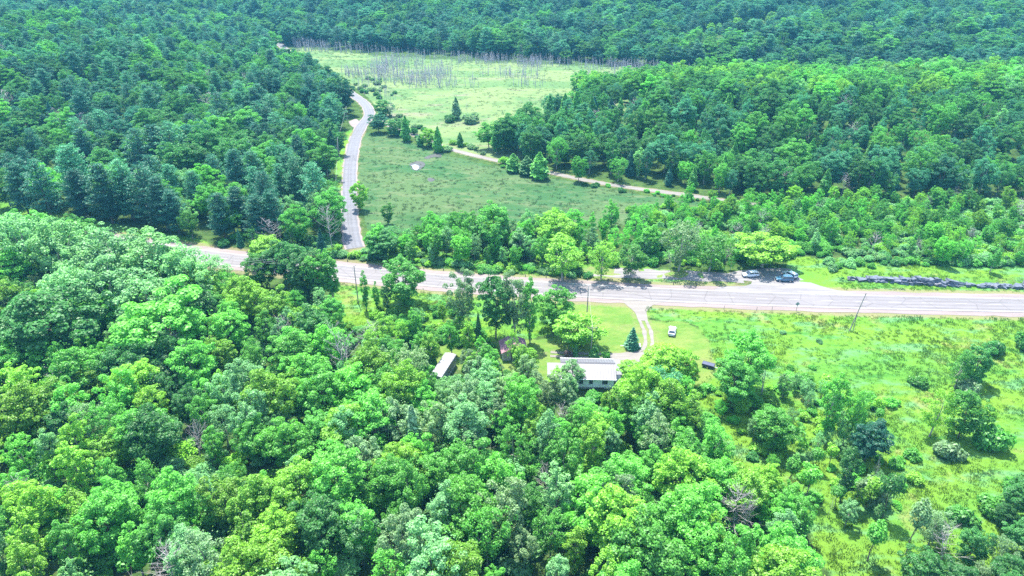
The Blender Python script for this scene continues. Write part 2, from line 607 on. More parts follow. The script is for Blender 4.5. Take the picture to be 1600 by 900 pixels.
# ------------------------------------------------------------------ the ground
def axis(lo, hi, a, b, fine, grow):
    c = list(np.arange(a, b + 0.01, fine))
    s = fine
    while c[-1] < hi:
        s = min(s * grow, 60)
        c.append(c[-1] + s)
    s = fine
    while c[0] > lo:
        s = min(s * grow, 60)
        c.insert(0, c[0] - s)
    return np.array(c)


LAWN = [[(885, 472), (998, 474), (1015, 500), (1040, 503), (1090, 507), (1112, 535), (1122, 600), (1000, 606), (860, 606), (700, 575), (640, 560), (690, 536), (860, 532)]]
MEADOW = [[(1003, 476), (1300, 487), (1700, 496), (2300, 505), (2600, 1200), (1700, 1300), (1330, 980), (1290, 900), (1240, 800), (1110, 705), (1088, 608), (1110, 590), (1110, 540), (1090, 507), (1018, 502)],
          [(520, 440), (700, 455), (885, 466), (885, 520), (700, 545), (600, 520), (520, 500)],
          [(560, 384), (700, 395), (820, 408), (900, 412), (1150, 425), (1150, 455), (840, 440), (560, 416)],
          [(1228, 400), (1420, 416), (1700, 425), (2400, 440), (2400, 485), (1300, 462), (1232, 440)],
          [(-40, 330), (0, 296), (40, 298), (60, 328), (330, 378), (330, 392), (0, 366), (-300, 330)],
          [(1190, 316), (1225, 318), (1225, 330), (1190, 328)],
          [(520, 300), (536, 300), (540, 260), (550, 222), (556, 205), (545, 200), (528, 240)]]
SEDGE = [[(562, 207), (600, 207), (690, 240), (800, 266), (1000, 304), (1150, 322), (1040, 345), (960, 350), (800, 366), (575, 366), (560, 300)]]
MARSH = [[(447, 72), (600, 87), (800, 98), (1000, 106), (1250, 128), (1300, 150), (1000, 200), (790, 252), (700, 231), (640, 206), (594, 185), (584, 160), (560, 140), (520, 115), (470, 84)]]


def build_ground():
    X = axis(-2300, 2300, -210, 215, 2.2, 1.06)
    Y = axis(-420, 2500, 30, 440, 2.2, 1.05)
    gx, gy = np.meshgrid(X, Y)
    x, y = gx.ravel(), gy.ravel()
    z = height(x, y)
    # the meadow and marsh ground is tussocky
    px, py, d = proj(x, np.where(y > 12, y, 12), np.zeros_like(x))
    vis = (y > 12)
    W = {}
    for nme, polys in (('lawn', LAWN), ('meadow', MEADOW), ('marsh', MARSH), ('sedge', SEDGE)):
        w = np.zeros(len(x))
        for p in polys:
            w = np.maximum(w, in_poly(px, py, p) & vis)
        w = w.reshape(gx.shape)
        for _ in range(2):
            w = (w + np.roll(w, 1, 0) + np.roll(w, -1, 0) + np.roll(w, 1, 1) + np.roll(w, -1, 1)) / 5
        W[nme] = w.ravel()
    dh = dist_line(x, y, HWY)
    W['verge'] = np.maximum.reduce([1 - sm(6.5, 10.5, dh), 0.8 * (1 - sm(3.0, 5.0, dist_line(x, y, SIDE))), 0.8 * (1 - sm(2.0, 4.0, dist_line(x, y, TRAIL))),
                                    0.6 * (1 - sm(3, 7, dist_line(x, y, OLDROAD))), 0.5 * (1 - sm(2.5, 4.5, dist_line(x, y, DRIVE)))])
    z += W['meadow'] * sm(8, 14, dh) * (0.35 * (vnoise(x, y, 3.4, 11) - 0.4)) + W['sedge'] * 0.2 * (vnoise(x, y, 5, 12) - 0.5)
    ny, nx = gx.shape
    idx = np.arange(ny * nx).reshape(ny, nx)
    quads = np.stack([idx[:-1, :-1], idx[:-1, 1:], idx[1:, 1:], idx[1:, :-1]], -1).reshape(-1, 4)
    zone = np.zeros(len(quads), int)
    for k, nme in enumerate(('lawn', 'meadow', 'marsh', 'sedge')):
        zone[W[nme][quads].mean(1) > 0.5] = k + 1
    co = np.stack([x, y, z], -1)
    for k, nme in enumerate(('ground', 'lawn', 'meadow', 'marsh', 'sedge_meadow')):
        q = quads[zone == k]
        used, inv = np.unique(q.ravel(), return_inverse=True)
        me = mesh_np(nme, co[used], inv.reshape(-1, 4), M['ground'], smooth=True)
        for zn in W:
            a = me.attributes.new("w_" + zn, 'FLOAT', 'POINT')
            a.data.foreach_set("value", W[zn][used].astype(np.float32))
        o = link(nme, me)
        tag(o, kind='structure')


build_ground()


# ------------------------------------------------------------------ roads
def ribbon(name, line, half, z, mat, off=0.0, kind='structure', parent=None, wob=0.0, taper=None):
    line = np.asarray(line)
    t = np.gradient(line, axis=0)
    t /= np.linalg.norm(t, axis=1)[:, None]
    n = np.stack([-t[:, 1], t[:, 0]], -1)
    L = len(line)
    hw = np.full(L, half) if np.isscalar(half) else np.asarray(half)
    v = []
    cols = 5
    for k in range(cols):
        s = -1 + 2 * k / (cols - 1)
        w = hw * s
        if wob and k in (0, cols - 1):
            w = w + wob * (vnoise(line[:, 0] * 3, line[:, 1] * 3, 5, 20 + k) - 0.5) * 2
        p = line + n * (off + w)[:, None]
        hz = height(p[:, 0], p[:, 1]) + z
        v.append(np.column_stack([p, hz]))
    v = np.stack(v, 1).reshape(-1, 3)
    idx = np.arange(L * cols).reshape(L, cols)
    q = np.stack([idx[:-1, :-1], idx[:-1, 1:], idx[1:, 1:], idx[1:, :-1]], -1).reshape(-1, 4)
    q = q[:, ::-1]
    me = mesh_np(name, v, q, mat)
    ac = me.attributes.new("across", 'FLOAT', 'POINT')
    ac.data.foreach_set("value", (hw[:, None] * np.linspace(-1, 1, cols)[None]).astype(np.float32).ravel())
    o = link(name, me, parent)
    if kind:
        tag(o, kind=kind)
    return o


shoulder = ribbon("highway_shoulder", HWY, 6.3, 0.05, M['shoulder'], wob=0.45)
highway = ribbon("highway", HWY, 4.2, 0.085, M['asphalt'], wob=0.06)
for s in (-1, 1):
    ribbon("edge_line", HWY, 0.13, 0.115, M['paint'], off=s * 3.72, kind=None, parent=highway)
# dashed centre line: 3 m dashes every 9 m
seg = np.linalg.norm(np.diff(HWY, axis=0), axis=1)
cum = np.concatenate([[0], np.cumsum(seg)])


def at_s(s):
    return np.array([np.interp(s, cum, HWY[:, 0]), np.interp(s, cum, HWY[:, 1])])


s = 20.0
while s < cum[-1] - 10:
    a, b = at_s(s), at_s(s + 3.2)
    u, v_, d_ = proj(a[0], a[1], 0)
    if -100 < u < 1750:
        t = (b - a) / np.linalg.norm(b - a)
        n = np.array([-t[1], t[0]]) * 0.11
        me = mesh_np("centre_dash", [(*(a - n), 0.115), (*(b - n), 0.115), (*(b + n), 0.115), (*(a + n), 0.115)], [(0, 1, 2, 3)], M['yellow'])
        link("centre_dash", me, highway)
    s += 9.0
side_sh = ribbon("side_road_shoulder", SIDE, 3.2, 0.05, M['shoulder'], wob=0.4)
side = ribbon("side_road", SIDE, 2.6, 0.085, M['sideasphalt'], wob=0.15)
ribbon("trail", TRAIL, 1.7, 0.05, M['trail'], wob=0.35)
ribbon("old_road", OLDROAD, 3.0, 0.05, M['oldasphalt'], wob=0.8)


def sheet(name, pix, z, mat, sub=6):
    pts = catmull([P(*p) for p in pix + pix[:1]], 1.5)[:-1]
    v = [(p[0], p[1], h1(p[0], p[1]) + z) for p in pts]
    o = link(name, mesh_np(name, v, [tuple(range(len(v)))], mat))
    return tag(o, kind='structure')


sheet("parking_lot", [(1120, 434), (1150, 424), (1200, 419), (1236, 421), (1242, 430), (1262, 440), (1300, 452), (1345, 461), (1330, 466), (1240, 462), (1120, 456), (1130, 448), (1165, 447), (1175, 440), (1150, 438)], 0.068, M['oldasphalt'])
sheet("driveway_apron", [(970, 468), (1040, 470), (1020, 477), (1010, 488), (1012, 500), (998, 500), (992, 488), (980, 478)], 0.062, M['gravel'])
for sgn in (-1, 1):
    ribbon("driveway_track", DRIVE, 0.45, 0.07, M['gravel'], off=sgn * 0.85, wob=0.25)
sheet("house_yard_gravel", [(945, 556), (990, 552), (1012, 549), (1008, 560), (985, 572), (965, 580), (950, 575)], 0.078, M['gravel'])
sheet("side_road_layby", [(545, 190), (556, 186), (562, 192), (556, 200), (548, 196)], 0.06, M['shoulder'])

# pond in the sedge meadow
sheet("pond_bank", [(641, 254), (652, 251), (662, 253), (664, 258), (654, 266), (645, 265), (640, 259)], 0.10, M['mud'])
sheet("pond", [(643, 258), (649, 257), (655, 260), (651, 266), (646, 263)], 0.13, M['water'])
sheet("mud_patch", [(662, 246), (674, 241), (688, 240), (689, 246), (678, 245), (668, 248)], 0.1, M['mud'])
sheet("mud_patch", [(668, 279), (674, 278), (680, 281), (674, 284), (669, 283)], 0.1, M['mud'])

# ------------------------------------------------------------------ leaf builders
QF = None


def quads_from(pos, nor, size, aspect=0.62, rg=None, tang=None, curl=0.18):
    n = len(pos)
    rg = rg or rng
    nor = nor / (np.linalg.norm(nor, axis=1)[:, None] + 1e-9)
    t = rg.normal(size=(n, 3)) if tang is None else tang
    t = t - nor * (t * nor).sum(1)[:, None]
    t /= (np.linalg.norm(t, axis=1)[:, None] + 1e-9)
    b = np.cross(nor, t)
    s = np.asarray(size).reshape(-1, 1) * np.ones((n, 1))
    v = np.empty((n, 4, 3))
    v[:, 0] = pos + t * s - nor * s * curl
    v[:, 1] = pos + b * s * aspect + nor * s * curl
    v[:, 2] = pos - t * s - nor * s * curl
    v[:, 3] = pos - b * s * aspect + nor * s * curl
    return v.reshape(-1, 3)


def leaf_mesh(name, v, mat):
    q = np.arange(len(v)).reshape(-1, 4)
    return mesh_np(name, v, q, mat)


def sphere_dirs(n, rg):
    d = rg.normal(size=(n, 3))
    return d / np.linalg.norm(d, axis=1)[:, None]


def blob_leaves(centres, radii, total, size, rg, flat=0.75, up=0.55, low=-0.45):
    """leaves on the upper shells of many small clumps"""
    w = radii ** 2
    cnt = np.maximum(8, (total * w / w.sum()).astype(int))
    P_, N_ = [], []
    for c, r, k in zip(centres, radii, cnt):
        d = sphere_dirs(int(k * 1.9), rg)
        d = d[d[:, 2] > low + 0.35 * rg.random(len(d))][:k]
        rr = r * (0.72 + 0.36 * rg.random(len(d)))[:, None]
        p = c + d * rr * np.array([1, 1, flat])
        P_.append(p)
        N_.append(d * 0.75 + np.array([0, 0, up]) + rg.normal(size=d.shape) * 0.42)
    P_, N_ = np.concatenate(P_), np.concatenate(N_)
    sz = size * (0.65 + 0.7 * rg.random(len(P_)))
    return quads_from(P_, N_, sz, rg=rg)


def trunk_mb(H, r, limbs, rg, lean=0.03, crown0=0.35):
    m = MB()
    a = rg.random() * 6.28
    top = Vector((math.cos(a) * lean * H, math.sin(a) * lean * H, H * 0.92))
    pts = [Vector((0, 0, -0.6)), Vector((0, 0, 0.3)), top * 0.35 + Vector((rg.normal() * .15, rg.normal() * .15, 0)), top * 0.7 + Vector((rg.normal() * .25, rg.normal() * .25, 0)), top]
    m.tube(pts, [r * 1.35, r, r * 0.75, r * 0.42, r * 0.1], 7)
    for c in limbs:
        z0 = H * (crown0 * 0.7 + 0.45 * rg.random())
        f = z0 / (H * 0.92)
        s0 = top * f
        e = Vector(c)
        mid = s0.lerp(e, 0.5) + Vector((0, 0, -0.25))
        m.tube([s0, mid, e], [r * 0.38, r * 0.24, r * 0.07], 5)
    return m


def make_broadleaf(seed, H=15.0, Rc=4.6, crown0=0.28, nblob=42, nleaf=6500, size=0.30, top_bias=0.9, rblob=(0.9, 1.65), gap=0.0, low=-0.45, flat=0.75, irregular=0.28, tiers=False):
    rg = np.random.default_rng(seed)
    zc = H * (crown0 + 1) / 2
    hz = H * (1 - crown0) / 2
    C, Rr = [], []
    lob = rg.random(6) * 6.28
    tries = 0
    while len(C) < nblob and tries < nblob * 20:
        tries += 1
        d = sphere_dirs(1, rg)[0]
        if rg.random() > top_bias and d[2] > 0:
            continue
        az = math.atan2(d[1], d[0])
        k = 1 + irregular * (math.sin(2 * az + lob[0]) * 0.5 + math.sin(3 * az + lob[1] + d[2] * 2) * 0.5 + math.sin(d[2] * 4 + lob[2]) * 0.4)
        f = (0.62 + 0.38 * rg.random()) * k
        wz = 1.0 - 0.25 * max(0, -d[2])
        p = np.array([d[0] * Rc * f * wz, d[1] * Rc * f * wz, zc + d[2] * hz * f])
        if tiers:
            p[2] = np.round(p[2] / 1.5) * 1.5 + rg.normal() * 0.2
        r = rblob[0] + (rblob[1] - rblob[0]) * rg.random()
        if any(np.linalg.norm(p - q) < 0.62 * (r + s_) * 0.8 for q, s_ in zip(C, Rr)):
            continue
        C.append(p)
        Rr.append(r)
    C, Rr = np.array(C), np.array(Rr)
    v = blob_leaves(C, Rr, nleaf, size, rg, flat=flat, low=low)
    # a few stray sprays beyond the clumps
    d = sphere_dirs(260, rg)
    p = np.array([0, 0, zc]) + d * np.array([Rc, Rc, hz]) * (0.75 + 0.42 * rg.random(260))[:, None]
    v = np.concatenate([v, quads_from(p, d + np.array([0, 0, .5]) + rg.normal(size=d.shape) * .5, size * 0.9, rg=rg)])
    v[:, 2] = np.maximum(v[:, 2], 0.15)
    k = rg.permutation(len(C))[:9]
    tr = trunk_mb(H, 0.028 * H * 0.55, [tuple(C[i] * np.array([.85, .85, 1])) for i in k], rg, crown0=crown0)
    return v, tr


def make_pine(seed, H=20.0, Rb=4.6, n=5600):
    """white pine: plumed tiers with gaps, ragged outline"""
    rg = np.random.default_rng(seed)
    P_, N_, T_ = [], [], []
    limbs = []
    z = H * 0.14
    while z < H * 0.99:
        f = z / H
        L = Rb * (1 - f) ** 0.5 * (0.55 + 0.45 * min(1, f / 0.28)) * 1.08
        nb = 5 + int(rg.random() * 2)
        a0 = rg.random() * 6.28
        for b in range(nb):
            a = a0 + b * 6.283 / nb + rg.normal() * 0.22
            l = max(0.45, L * (0.48 + 0.7 * rg.random()))
            zz = z + rg.normal() * 0.25
            rise = 0.10 + 0.30 * f
            lm = []
            k = max(6, int(11 * l))
            s = l * np.sqrt(rg.random(k))
            w = (0.16 + 0.24 * s / max(l, .1)) * 1.35 * rg.normal(size=k) * min(1.5, 0.4 + l * 0.28)
            x = math.cos(a) * s - math.sin(a) * w
            y = math.sin(a) * s + math.cos(a) * w
            zc = zz + rise * s + 0.10 * s * s / max(l, 1) + rg.random(k) * 0.42
            P_.append(np.column_stack([x, y, zc]))
            N_.append(np.column_stack([rg.normal(size=k) * .45 + 0.25 * math.cos(a), rg.normal(size=k) * .45 + 0.25 * math.sin(a), np.full(k, 1.0)]))
            T_.append(np.column_stack([np.full(k, math.cos(a)) + rg.normal(size=k) * .7, np.full(k, math.sin(a)) + rg.normal(size=k) * .7, np.full(k, 0.55) + rg.normal(size=k) * .4]))
            if l > 1.6 and b % 2 == 0:
                limbs.append(((0, 0, zz), (math.cos(a) * l * .8, math.sin(a) * l * .8, zz + rise * l * .8)))
        z += (0.95 - 0.35 * f) * (0.85 + 0.4 * rg.random())
    P_, N_, T_ = np.concatenate(P_), np.concatenate(N_), np.concatenate(T_)
    rep = max(1, int(n / len(P_)))
    P2 = np.repeat(P_, rep, 0) + rg.normal(size=(len(P_) * rep, 3)) * np.array([.26, .26, .14])
    v = quads_from(P2, np.repeat(N_, rep, 0) + rg.normal(size=P2.shape) * .3, 0.34 * (0.7 + 0.6 * rg.random(len(P2))), aspect=0.34, rg=rg, tang=np.repeat(T_, rep, 0), curl=0.1)
    m = MB()
    m.tube([(0, 0, -0.6), (0, 0, .4), (0.1, 0.05, H * .5), (0, 0, H * .97)], [.42, .34, .2, .04], 7)
    for a, b in limbs:
        m.tube([a, b], [.07, .02], 4)
    return v, m


def make_conifer(seed, H=12.0, Rb=2.3, power=0.85, n=4600, droop=0.35, columnar=False, base=0.03):
    """spruce, fir or cedar: dense cone with ragged branch tips"""
    rg = np.random.default_rng(seed)
    u = rg.random(n) ** 1.25
    z = H * (base + (1 - base) * u)
    f = (z / H)
    if columnar:
        prof = Rb * np.clip(np.minimum(1, (f + .05) / .25), 0, 1) ** .5 * np.clip(1 - f ** 3.0, 0.03, 1)
    else:
        prof = Rb * np.clip(1.02 - f, 0.015, 1) ** power
    a = rg.random(n) * 6.283
    tier = 0.82 + 0.28 * np.sin(z * 5.2 + 2.2 * np.sin(a * 2 + seed)) * (0.4 if columnar else 1) + (0.16 if columnar else 0.10) * np.sin(a * 3 + z * 1.3 + seed) + 0.12 * np.sin(z * 2.1 + a)
    r = prof * tier * (0.72 + 0.36 * rg.random(n))
    p = np.column_stack([np.cos(a) * r, np.sin(a) * r, z - droop * r * .35 + rg.normal(size=n) * .08])
    p[:, 2] = np.maximum(p[:, 2], 0.08)
    nor = np.column_stack([np.cos(a) * .8, np.sin(a) * .8, np.full(n, .7)]) + rg.normal(size=(n, 3)) * .4
    tg = np.column_stack([np.cos(a), np.sin(a), np.full(n, 1.2 if columnar else -droop)]) + rg.normal(size=(n, 3)) * .45
    v = quads_from(p, nor, (0.24 + 0.012 * H) * (0.6 + 0.6 * rg.random(n)), aspect=.42, rg=rg, tang=tg, curl=.1)
    m = MB()
    m.tube([(0, 0, -0.5), (0, 0, .3), (0, 0, H * .95)], [.02 * H, .016 * H, .02], 6)
    return v, m


def make_shrub(seed, H=2.4, Rc=1.7, n=1500, size=.2):
    rg = np.random.default_rng(seed)
    k = 13
    ang = rg.random(k) * 6.283
    rad = Rc * np.sqrt(rg.random(k)) * .8
    C = np.column_stack([np.cos(ang) * rad, np.sin(ang) * rad, H * (.28 + .42 * rg.random(k)) * (1 - .3 * rad / Rc)])
    v = blob_leaves(C, .55 + .4 * rg.random(k), n, size, rg, flat=.9, low=-.7)
    v[:, 2] = np.maximum(v[:, 2], .04)
    m = MB()
    for i in range(5):
        c = C[i]
        m.tube([(0, 0, -.2), tuple(c * np.array([.5, .5, .6])), tuple(c)], [.05, .035, .012], 5)
    return v, m


def make_dead(seed, H=11.0, spread=.28, nb=16, r=.16, sub=True, forks=1):
    rg = np.random.default_rng(seed)
    m = MB()
    stems = []
    for k in range(forks):
        a = rg.random() * 6.28
        s = (0.18 if forks > 1 else .03) * H
        top = Vector((math.cos(a) * s, math.sin(a) * s, H * (1 - .18 * rg.random() * (k > 0))))
        mid = top * .5 + Vector((rg.normal() * .12, rg.normal() * .12, 0)) - Vector((top.x, top.y, 0)) * .2
        m.tube([Vector((0, 0, -.4)), mid * .5, mid, top * .78 + Vector((rg.normal() * .1, rg.normal() * .1, 0)), top], [r, r * .8, r * .6, r * .3, r * .08], 6)
        stems.append((mid, top))
    for i in range(nb):
        mid, top = stems[i % forks]
        f = rg.random()
        b = (mid * .55).lerp(top, f ** .8)
        a = rg.random() * 6.28
        L = H * spread * (1 - .75 * f) * (.5 + .6 * rg.random())
        e = b + Vector((math.cos(a) * L, math.sin(a) * L, L * (.35 + .5 * rg.random())))
        m.tube([b, b.lerp(e, .55) + Vector((0, 0, -.06 * L)), e], [r * .28 * (1 - .5 * f), r * .17, r * .05], 4)
        if sub:
            for _ in range(6):
                q = b.lerp(e, .4 + .5 * rg.random())
                a2 = a + rg.normal() * .9
                l2 = L * .4
                m.tube([q, q + Vector((math.cos(a2) * l2, math.sin(a2) * l2, l2 * (.3 + .6 * rg.random())))], [r * .12, r * .03], 3)
    return m


def make_snag(seed, H=9.0, nb=14, r=.16):
    rg = np.random.default_rng(seed)
    m = MB()
    lx, ly = rg.normal() * .75, rg.normal() * .75
    kx, ky = rg.normal() * .25, rg.normal() * .25
    m.tube([(0, 0, -.5), (lx * .3 + kx, ly * .3 + ky, H * .4), (lx * .7, ly * .7, H * .75), (lx, ly, H)], [r, r * .75, r * .5, r * (.45 if seed % 2 else .15)], 5)
    for _ in range(nb):
        f = .25 + .7 * rg.random()
        a = rg.random() * 6.28
        L = .4 + 1.2 * rg.random() * (1 - f * .6)
        s0 = Vector((lx * f, ly * f, H * f))
        m.tube([s0, s0 + Vector((math.cos(a) * L, math.sin(a) * L, L * (.7 * rg.random() - .15)))], [r * .3, r * .1], 3)
    return m


# ------------------------------------------------------------------ tree stock: kind -> list of (crown mesh, trunk mesh, whole mesh, nominal height)
STOCK = {}


def stock(kind, v, tr, H, leafm, barkm):
    crown = leaf_mesh(kind + "_crown", v, leafm)
    trunk = tr.mesh(kind + "_trunk", barkm)
    q = np.arange(len(v)).reshape(-1, 4)
    n0 = len(v)
    whole_v = np.concatenate([v, np.array(tr.v)])
    faces = q.tolist() + [tuple(i + n0 for i in f) for f in tr.f]
    whole = mesh_np(kind + "_whole", whole_v, faces, [leafm, barkm], [0] * len(q) + [1] * len(tr.f))
    STOCK.setdefault(kind, []).append((crown, trunk, whole, H))


for i in range(6):
    v, t = make_broadleaf(100 + i, 15, 4.7, (.22, .06)[i % 2], 130, 14000, .20, irregular=.30, flat=.7, tiers=(i % 3 == 0), rblob=(.5, 1.15))
    stock('maple_tree', v, t, 15, M['leaf'], M['bark'])
for i in range(4):
    v, t = make_broadleaf(200 + i, 15, 3.9, .20, 90, 9500, .175, irregular=.36, rblob=(.45, .95), flat=.95, low=-.7)
    if i % 2:
        v = v.reshape(-1, 4, 3)[np.random.default_rng(i).random(len(v) // 4) < .5].reshape(-1, 3)      # thin airy crown
    stock('ash_tree', v, t, 15, M['leaf'], M['palebark'])
for i in range(4):
    v, t = make_broadleaf(300 + i, 15, 2.5, .14, 70, 7500, .165, irregular=.30, rblob=(.4, .8), flat=1.0, low=-.8)
    stock('aspen_tree', v, t, 15, M['leaf'], M['palebark'])
for i in range(5):
    v, t = make_pine(400 + i, 20, 5.6 + .5 * (i % 3), n=8200)
    stock('pine_tree', v, t, 20, M['needle'], M['bark'])
for i in range(3):
    v, t = make_conifer(500 + i, 12, 2.5, .85)
    stock('spruce_tree', v, t, 12, M['needle'], M['bark'])
for i in range(3):
    v, t = make_conifer(520 + i, 10, 1.9, columnar=True, n=4200)
    stock('cedar_tree', v, t, 10, M['needle'], M['bark'])
for i in range(4):
    v, t = make_shrub(600 + i)
    stock('bush', v, t, 2.4, M['leaf'], M['bark'])
for i in range(4):
    m = make_dead(700 + i, 11, .44, 38, .13, forks=1 + i % 3)
    STOCK.setdefault('dead_tree', []).append((None, None, m.mesh("dead_tree_whole", M['deadwood']), 11))
for i in range(7):
    m = make_snag(720 + i)
    STOCK.setdefault('snag', []).append((None, None, m.mesh("snag_whole", M['snagwood']), 9))
for i in range(2):                                            # thin sapling: bare stem, small crown
    v, t = make_broadleaf(740 + i, 6, 1.1, .55, 12, 700, .17, rblob=(.35, .6), low=-.7, flat=.9)
    stock('sapling', v, t, 6, M['leaf'], M['bark'])
v, t = make_conifer(760, 14, 2.4, .7, n=1500, droop=.1, base=.2)
stock('larch_tree', v, t, 14, M['needle'], M['deadwood'])

# leaf colours: name -> (words, rgb)
TINT = {
    'lime': ("yellow-green", (0.165, 0.370, 0.034)),
    'bright': ("bright green", (0.108, 0.370, 0.046)),
    'mid': ("mid green", (0.082, 0.285, 0.042)),
    'deep': ("deep green", (0.052, 0.198, 0.044)),
    'mint': ("mint green", (0.150, 0.345, 0.130)),
    'grey': ("grey-green", (0.150, 0.270, 0.118)),
    'pine': ("blue-green", (0.052, 0.215, 0.105)),
    'dark': ("dark green", (0.024, 0.135, 0.080)),
    'plum': ("purple-grey", (0.16, 0.12, 0.14)),
    'rust': ("reddish", (0.24, 0.11, 0.06)),
    'bare': ("pale grey", (0.4, 0.38, 0.36)),
}

# ------------------------------------------------------------------ where trees stand
# things that must stay in view: screen rectangles of the photograph (x0, y0, x1, y1)
KEEP = [(853, 556, 962, 592), (905, 588, 956, 607), (683, 548, 710, 582), (782, 528, 795, 548), (808, 528, 826, 545), (1036, 498, 1096, 522), (990, 470, 1030, 545),
        (900, 478, 1000, 512), (965, 512, 1008, 546), (882, 540, 962, 562), (1100, 441, 1600, 500), (1150, 421, 1242, 441), (530, 412, 600, 440), (668, 420, 700, 455),
        (880, 440, 1100, 476), (318, 389, 385, 405), (912, 448, 924, 492), (536, 250, 566, 372), (700, 545, 720, 560), (1094, 562, 1118, 580),
        (545, 150, 590, 250), (432, 62, 448, 76), (640, 415, 690, 425), (535, 455, 570, 500), (860, 545, 880, 570), (1060, 520, 1100, 560)]
RECS = []            # (kind, x, y, z, H, tint, zone, label or None, width)


def blocked(x, y, z, H, wid):
    u0, v0, d = proj(x, y, z + H)
    u1, v1, d = proj(x, y, z + H * .2)
    hw = FPX * wid / d
    for a, b, c, e in KEEP:
        if u0 + hw * .8 > a and u0 - hw * .8 < c and v1 > b and v0 + (v1 - v0) * .12 < e:
            return True
    return False


WID = {'maple_tree': .31, 'ash_tree': .25, 'aspen_tree': .17, 'pine_tree': .22, 'spruce_tree': .19, 'cedar_tree': .18, 'bush': .7, 'dead_tree': .36, 'snag': .05, 'sapling': .2, 'larch_tree': .15}


def roadclear(x, y, r):
    return (dist_line(x, y, HWY) > 7 + r) & (dist_line(x, y, SIDE) > 4.0 + r * .6) & (dist_line(x, y, TRAIL) > 2.2 + r * .5) & (dist_line(x, y, OLDROAD) > 3.4 + r * .4) & (dist_line(x, y, DRIVE) > 2 + r)


ALLC = []


def scatter(zone, poly, box, step, mix, hmul=1.0, jitter=.42, ground=False, keep=True, excl=None, prob=1.0, fin=None, wmul=1.0):
    """jittered grid of trees whose crowns appear inside the picture polygon; mix: list of (weight, kind, tints, Hmin, Hmax)"""
    x0, x1, y0, y1 = box
    X, Y = np.meshgrid(np.arange(x0, x1, step), np.arange(y0, y1, step * .92))
    X = X + (np.arange(X.shape[0]) % 2)[:, None] * step * .5
    x = (X + rng.uniform(-jitter, jitter, X.shape) * step).ravel()
    y = (Y + rng.uniform(-jitter, jitter, Y.shape) * step).ravel()
    w = np.array([m[0] for m in mix], float)
    k = rng.choice(len(mix), len(x), p=w / w.sum())
    # species stand in loose patches
    patch = vnoise(x, y, 26, 31)
    H = np.array([mix[i][3] for i in k]) + rng.random(len(x)) ** 1.1 * np.array([mix[i][4] - mix[i][3] for i in k])
    H *= hmul
    if wmul > 1:                                            # far slopes: stands of older and younger trees
        H *= .78 + .48 * vnoise(x, y, 42, 71)
    z = height(x, y)
    u, v, d = proj(x, y, z + (0 if ground else .62) * H)
    ok = (d > 8) & in_poly(u, v, poly) & (rng.random(len(x)) < prob)
    if fin is not None:
        ok &= fin(x, y)
    if excl:
        for p in excl:
            ok &= ~in_poly(u, v, p)
    r = np.array([WID[mix[i][1]] for i in k]) * H * .62
    ok &= roadclear(x, y, r)
    for i in np.nonzero(ok)[0]:
        kind, tints = mix[k[i]][1], mix[k[i]][2]
        if keep and d[i] < (900 if zone == 'lefthill' else 330) and blocked(x[i], y[i], z[i], H[i], WID[kind] * H[i]):
            continue
        t = tints[int(min(len(tints) - 1, (patch[i] * .75 + rng.random() * .5) * .8 * len(tints)))]
        RECS.append((kind, x[i], y[i], z[i], H[i], t, zone, None, wmul))


def plant(kind, px, top, base, tint, label, wpx=None):
    """one tree measured on the photograph: column, top and base rows"""
    x, y, _ = P(px, base)
    z = h1(x, y)
    d = proj(x, y, z)[2]
    # height from the pixel rows at that place
    ang = math.atan2(CAM_H, y)
    H = 1.0
    for _ in range(30):
        vv = proj(x, y, z + H)[1]
        H += (vv - top) * d / FPX * .8
        H = max(.5, H)
    wid = 1.0
    if wpx:
        wid = (wpx * d / FPX / 2) / (WID[kind] * H)
    RECS.append((kind, x, y, z, H, tint, 'own', label, wid))


# --- trees, shrubs and dead trees one can point to
plant('spruce_tree', 987, 512, 543, 'pine', "small blue-green spruce on the lawn beside the two-track driveway", 23)
plant('cedar_tree', 899, 538, 559, 'deep', "narrow dark clipped cedar against the house's road side", 8)
plant('cedar_tree', 928, 539, 561, 'mid', "broad bright columnar cedar between the house and the lawn", 15)
plant('bush', 946, 548, 562, 'mid', "round clipped shrub by the house's road-side wall", 14)
plant('bush', 887, 545, 559, 'plum', "purple-grey shrub at the corner of the house", 13)
plant('maple_tree', 902, 488, 540, 'lime', "low spreading yellow-green tree between the lawn and the red-roofed shed", 66)
plant('maple_tree', 1034, 540, 592, 'lime', "broad yellow-green tree hiding the end of the driveway", 64)
plant('maple_tree', 1066, 548, 602, 'lime', "yellow-green tree by the reddish shrub at the lawn's edge", 40)
plant('maple_tree', 988, 568, 612, 'lime', "yellow-green tree leaning over the white roof's end", 44)
plant('ash_tree', 1030, 578, 655, 'pine', "dark blue-green tree just below the broad yellow-green yard tree", 62)
plant('bush', 1080, 560, 582, 'rust', "reddish shrub at the mown lawn's edge near the navy trailer", 16)
plant('ash_tree', 801, 516, 566, 'lime', "pale yellow-green sapling-like tree half hiding the red-roofed shed", 19)
plant('ash_tree', 893, 566, 606, 'mint', "pale thin birch-like tree over the white roof's west end", 36)
plant('ash_tree', 868, 576, 618, 'lime', "yellow-green thin tree in front of the house's low wing", 30)
plant('maple_tree', 633, 402, 476, 'mid', "tall dense tree standing alone against the highway", 62)
plant('aspen_tree', 573, 428, 486, 'mid', "slim upright poplar nearest the side road beside the highway", 15)
plant('aspen_tree', 590, 440, 486, 'mid', "short slim poplar between the slim upright poplar and dense roadside tree", 12)
plant('aspen_tree', 606, 446, 490, 'deep', "small dark poplar at the dense roadside tree's foot", 16)
plant('ash_tree', 722, 428, 520, 'grey', "tall thin-crowned tree by the highway, west of the cluster of trunks", 40)
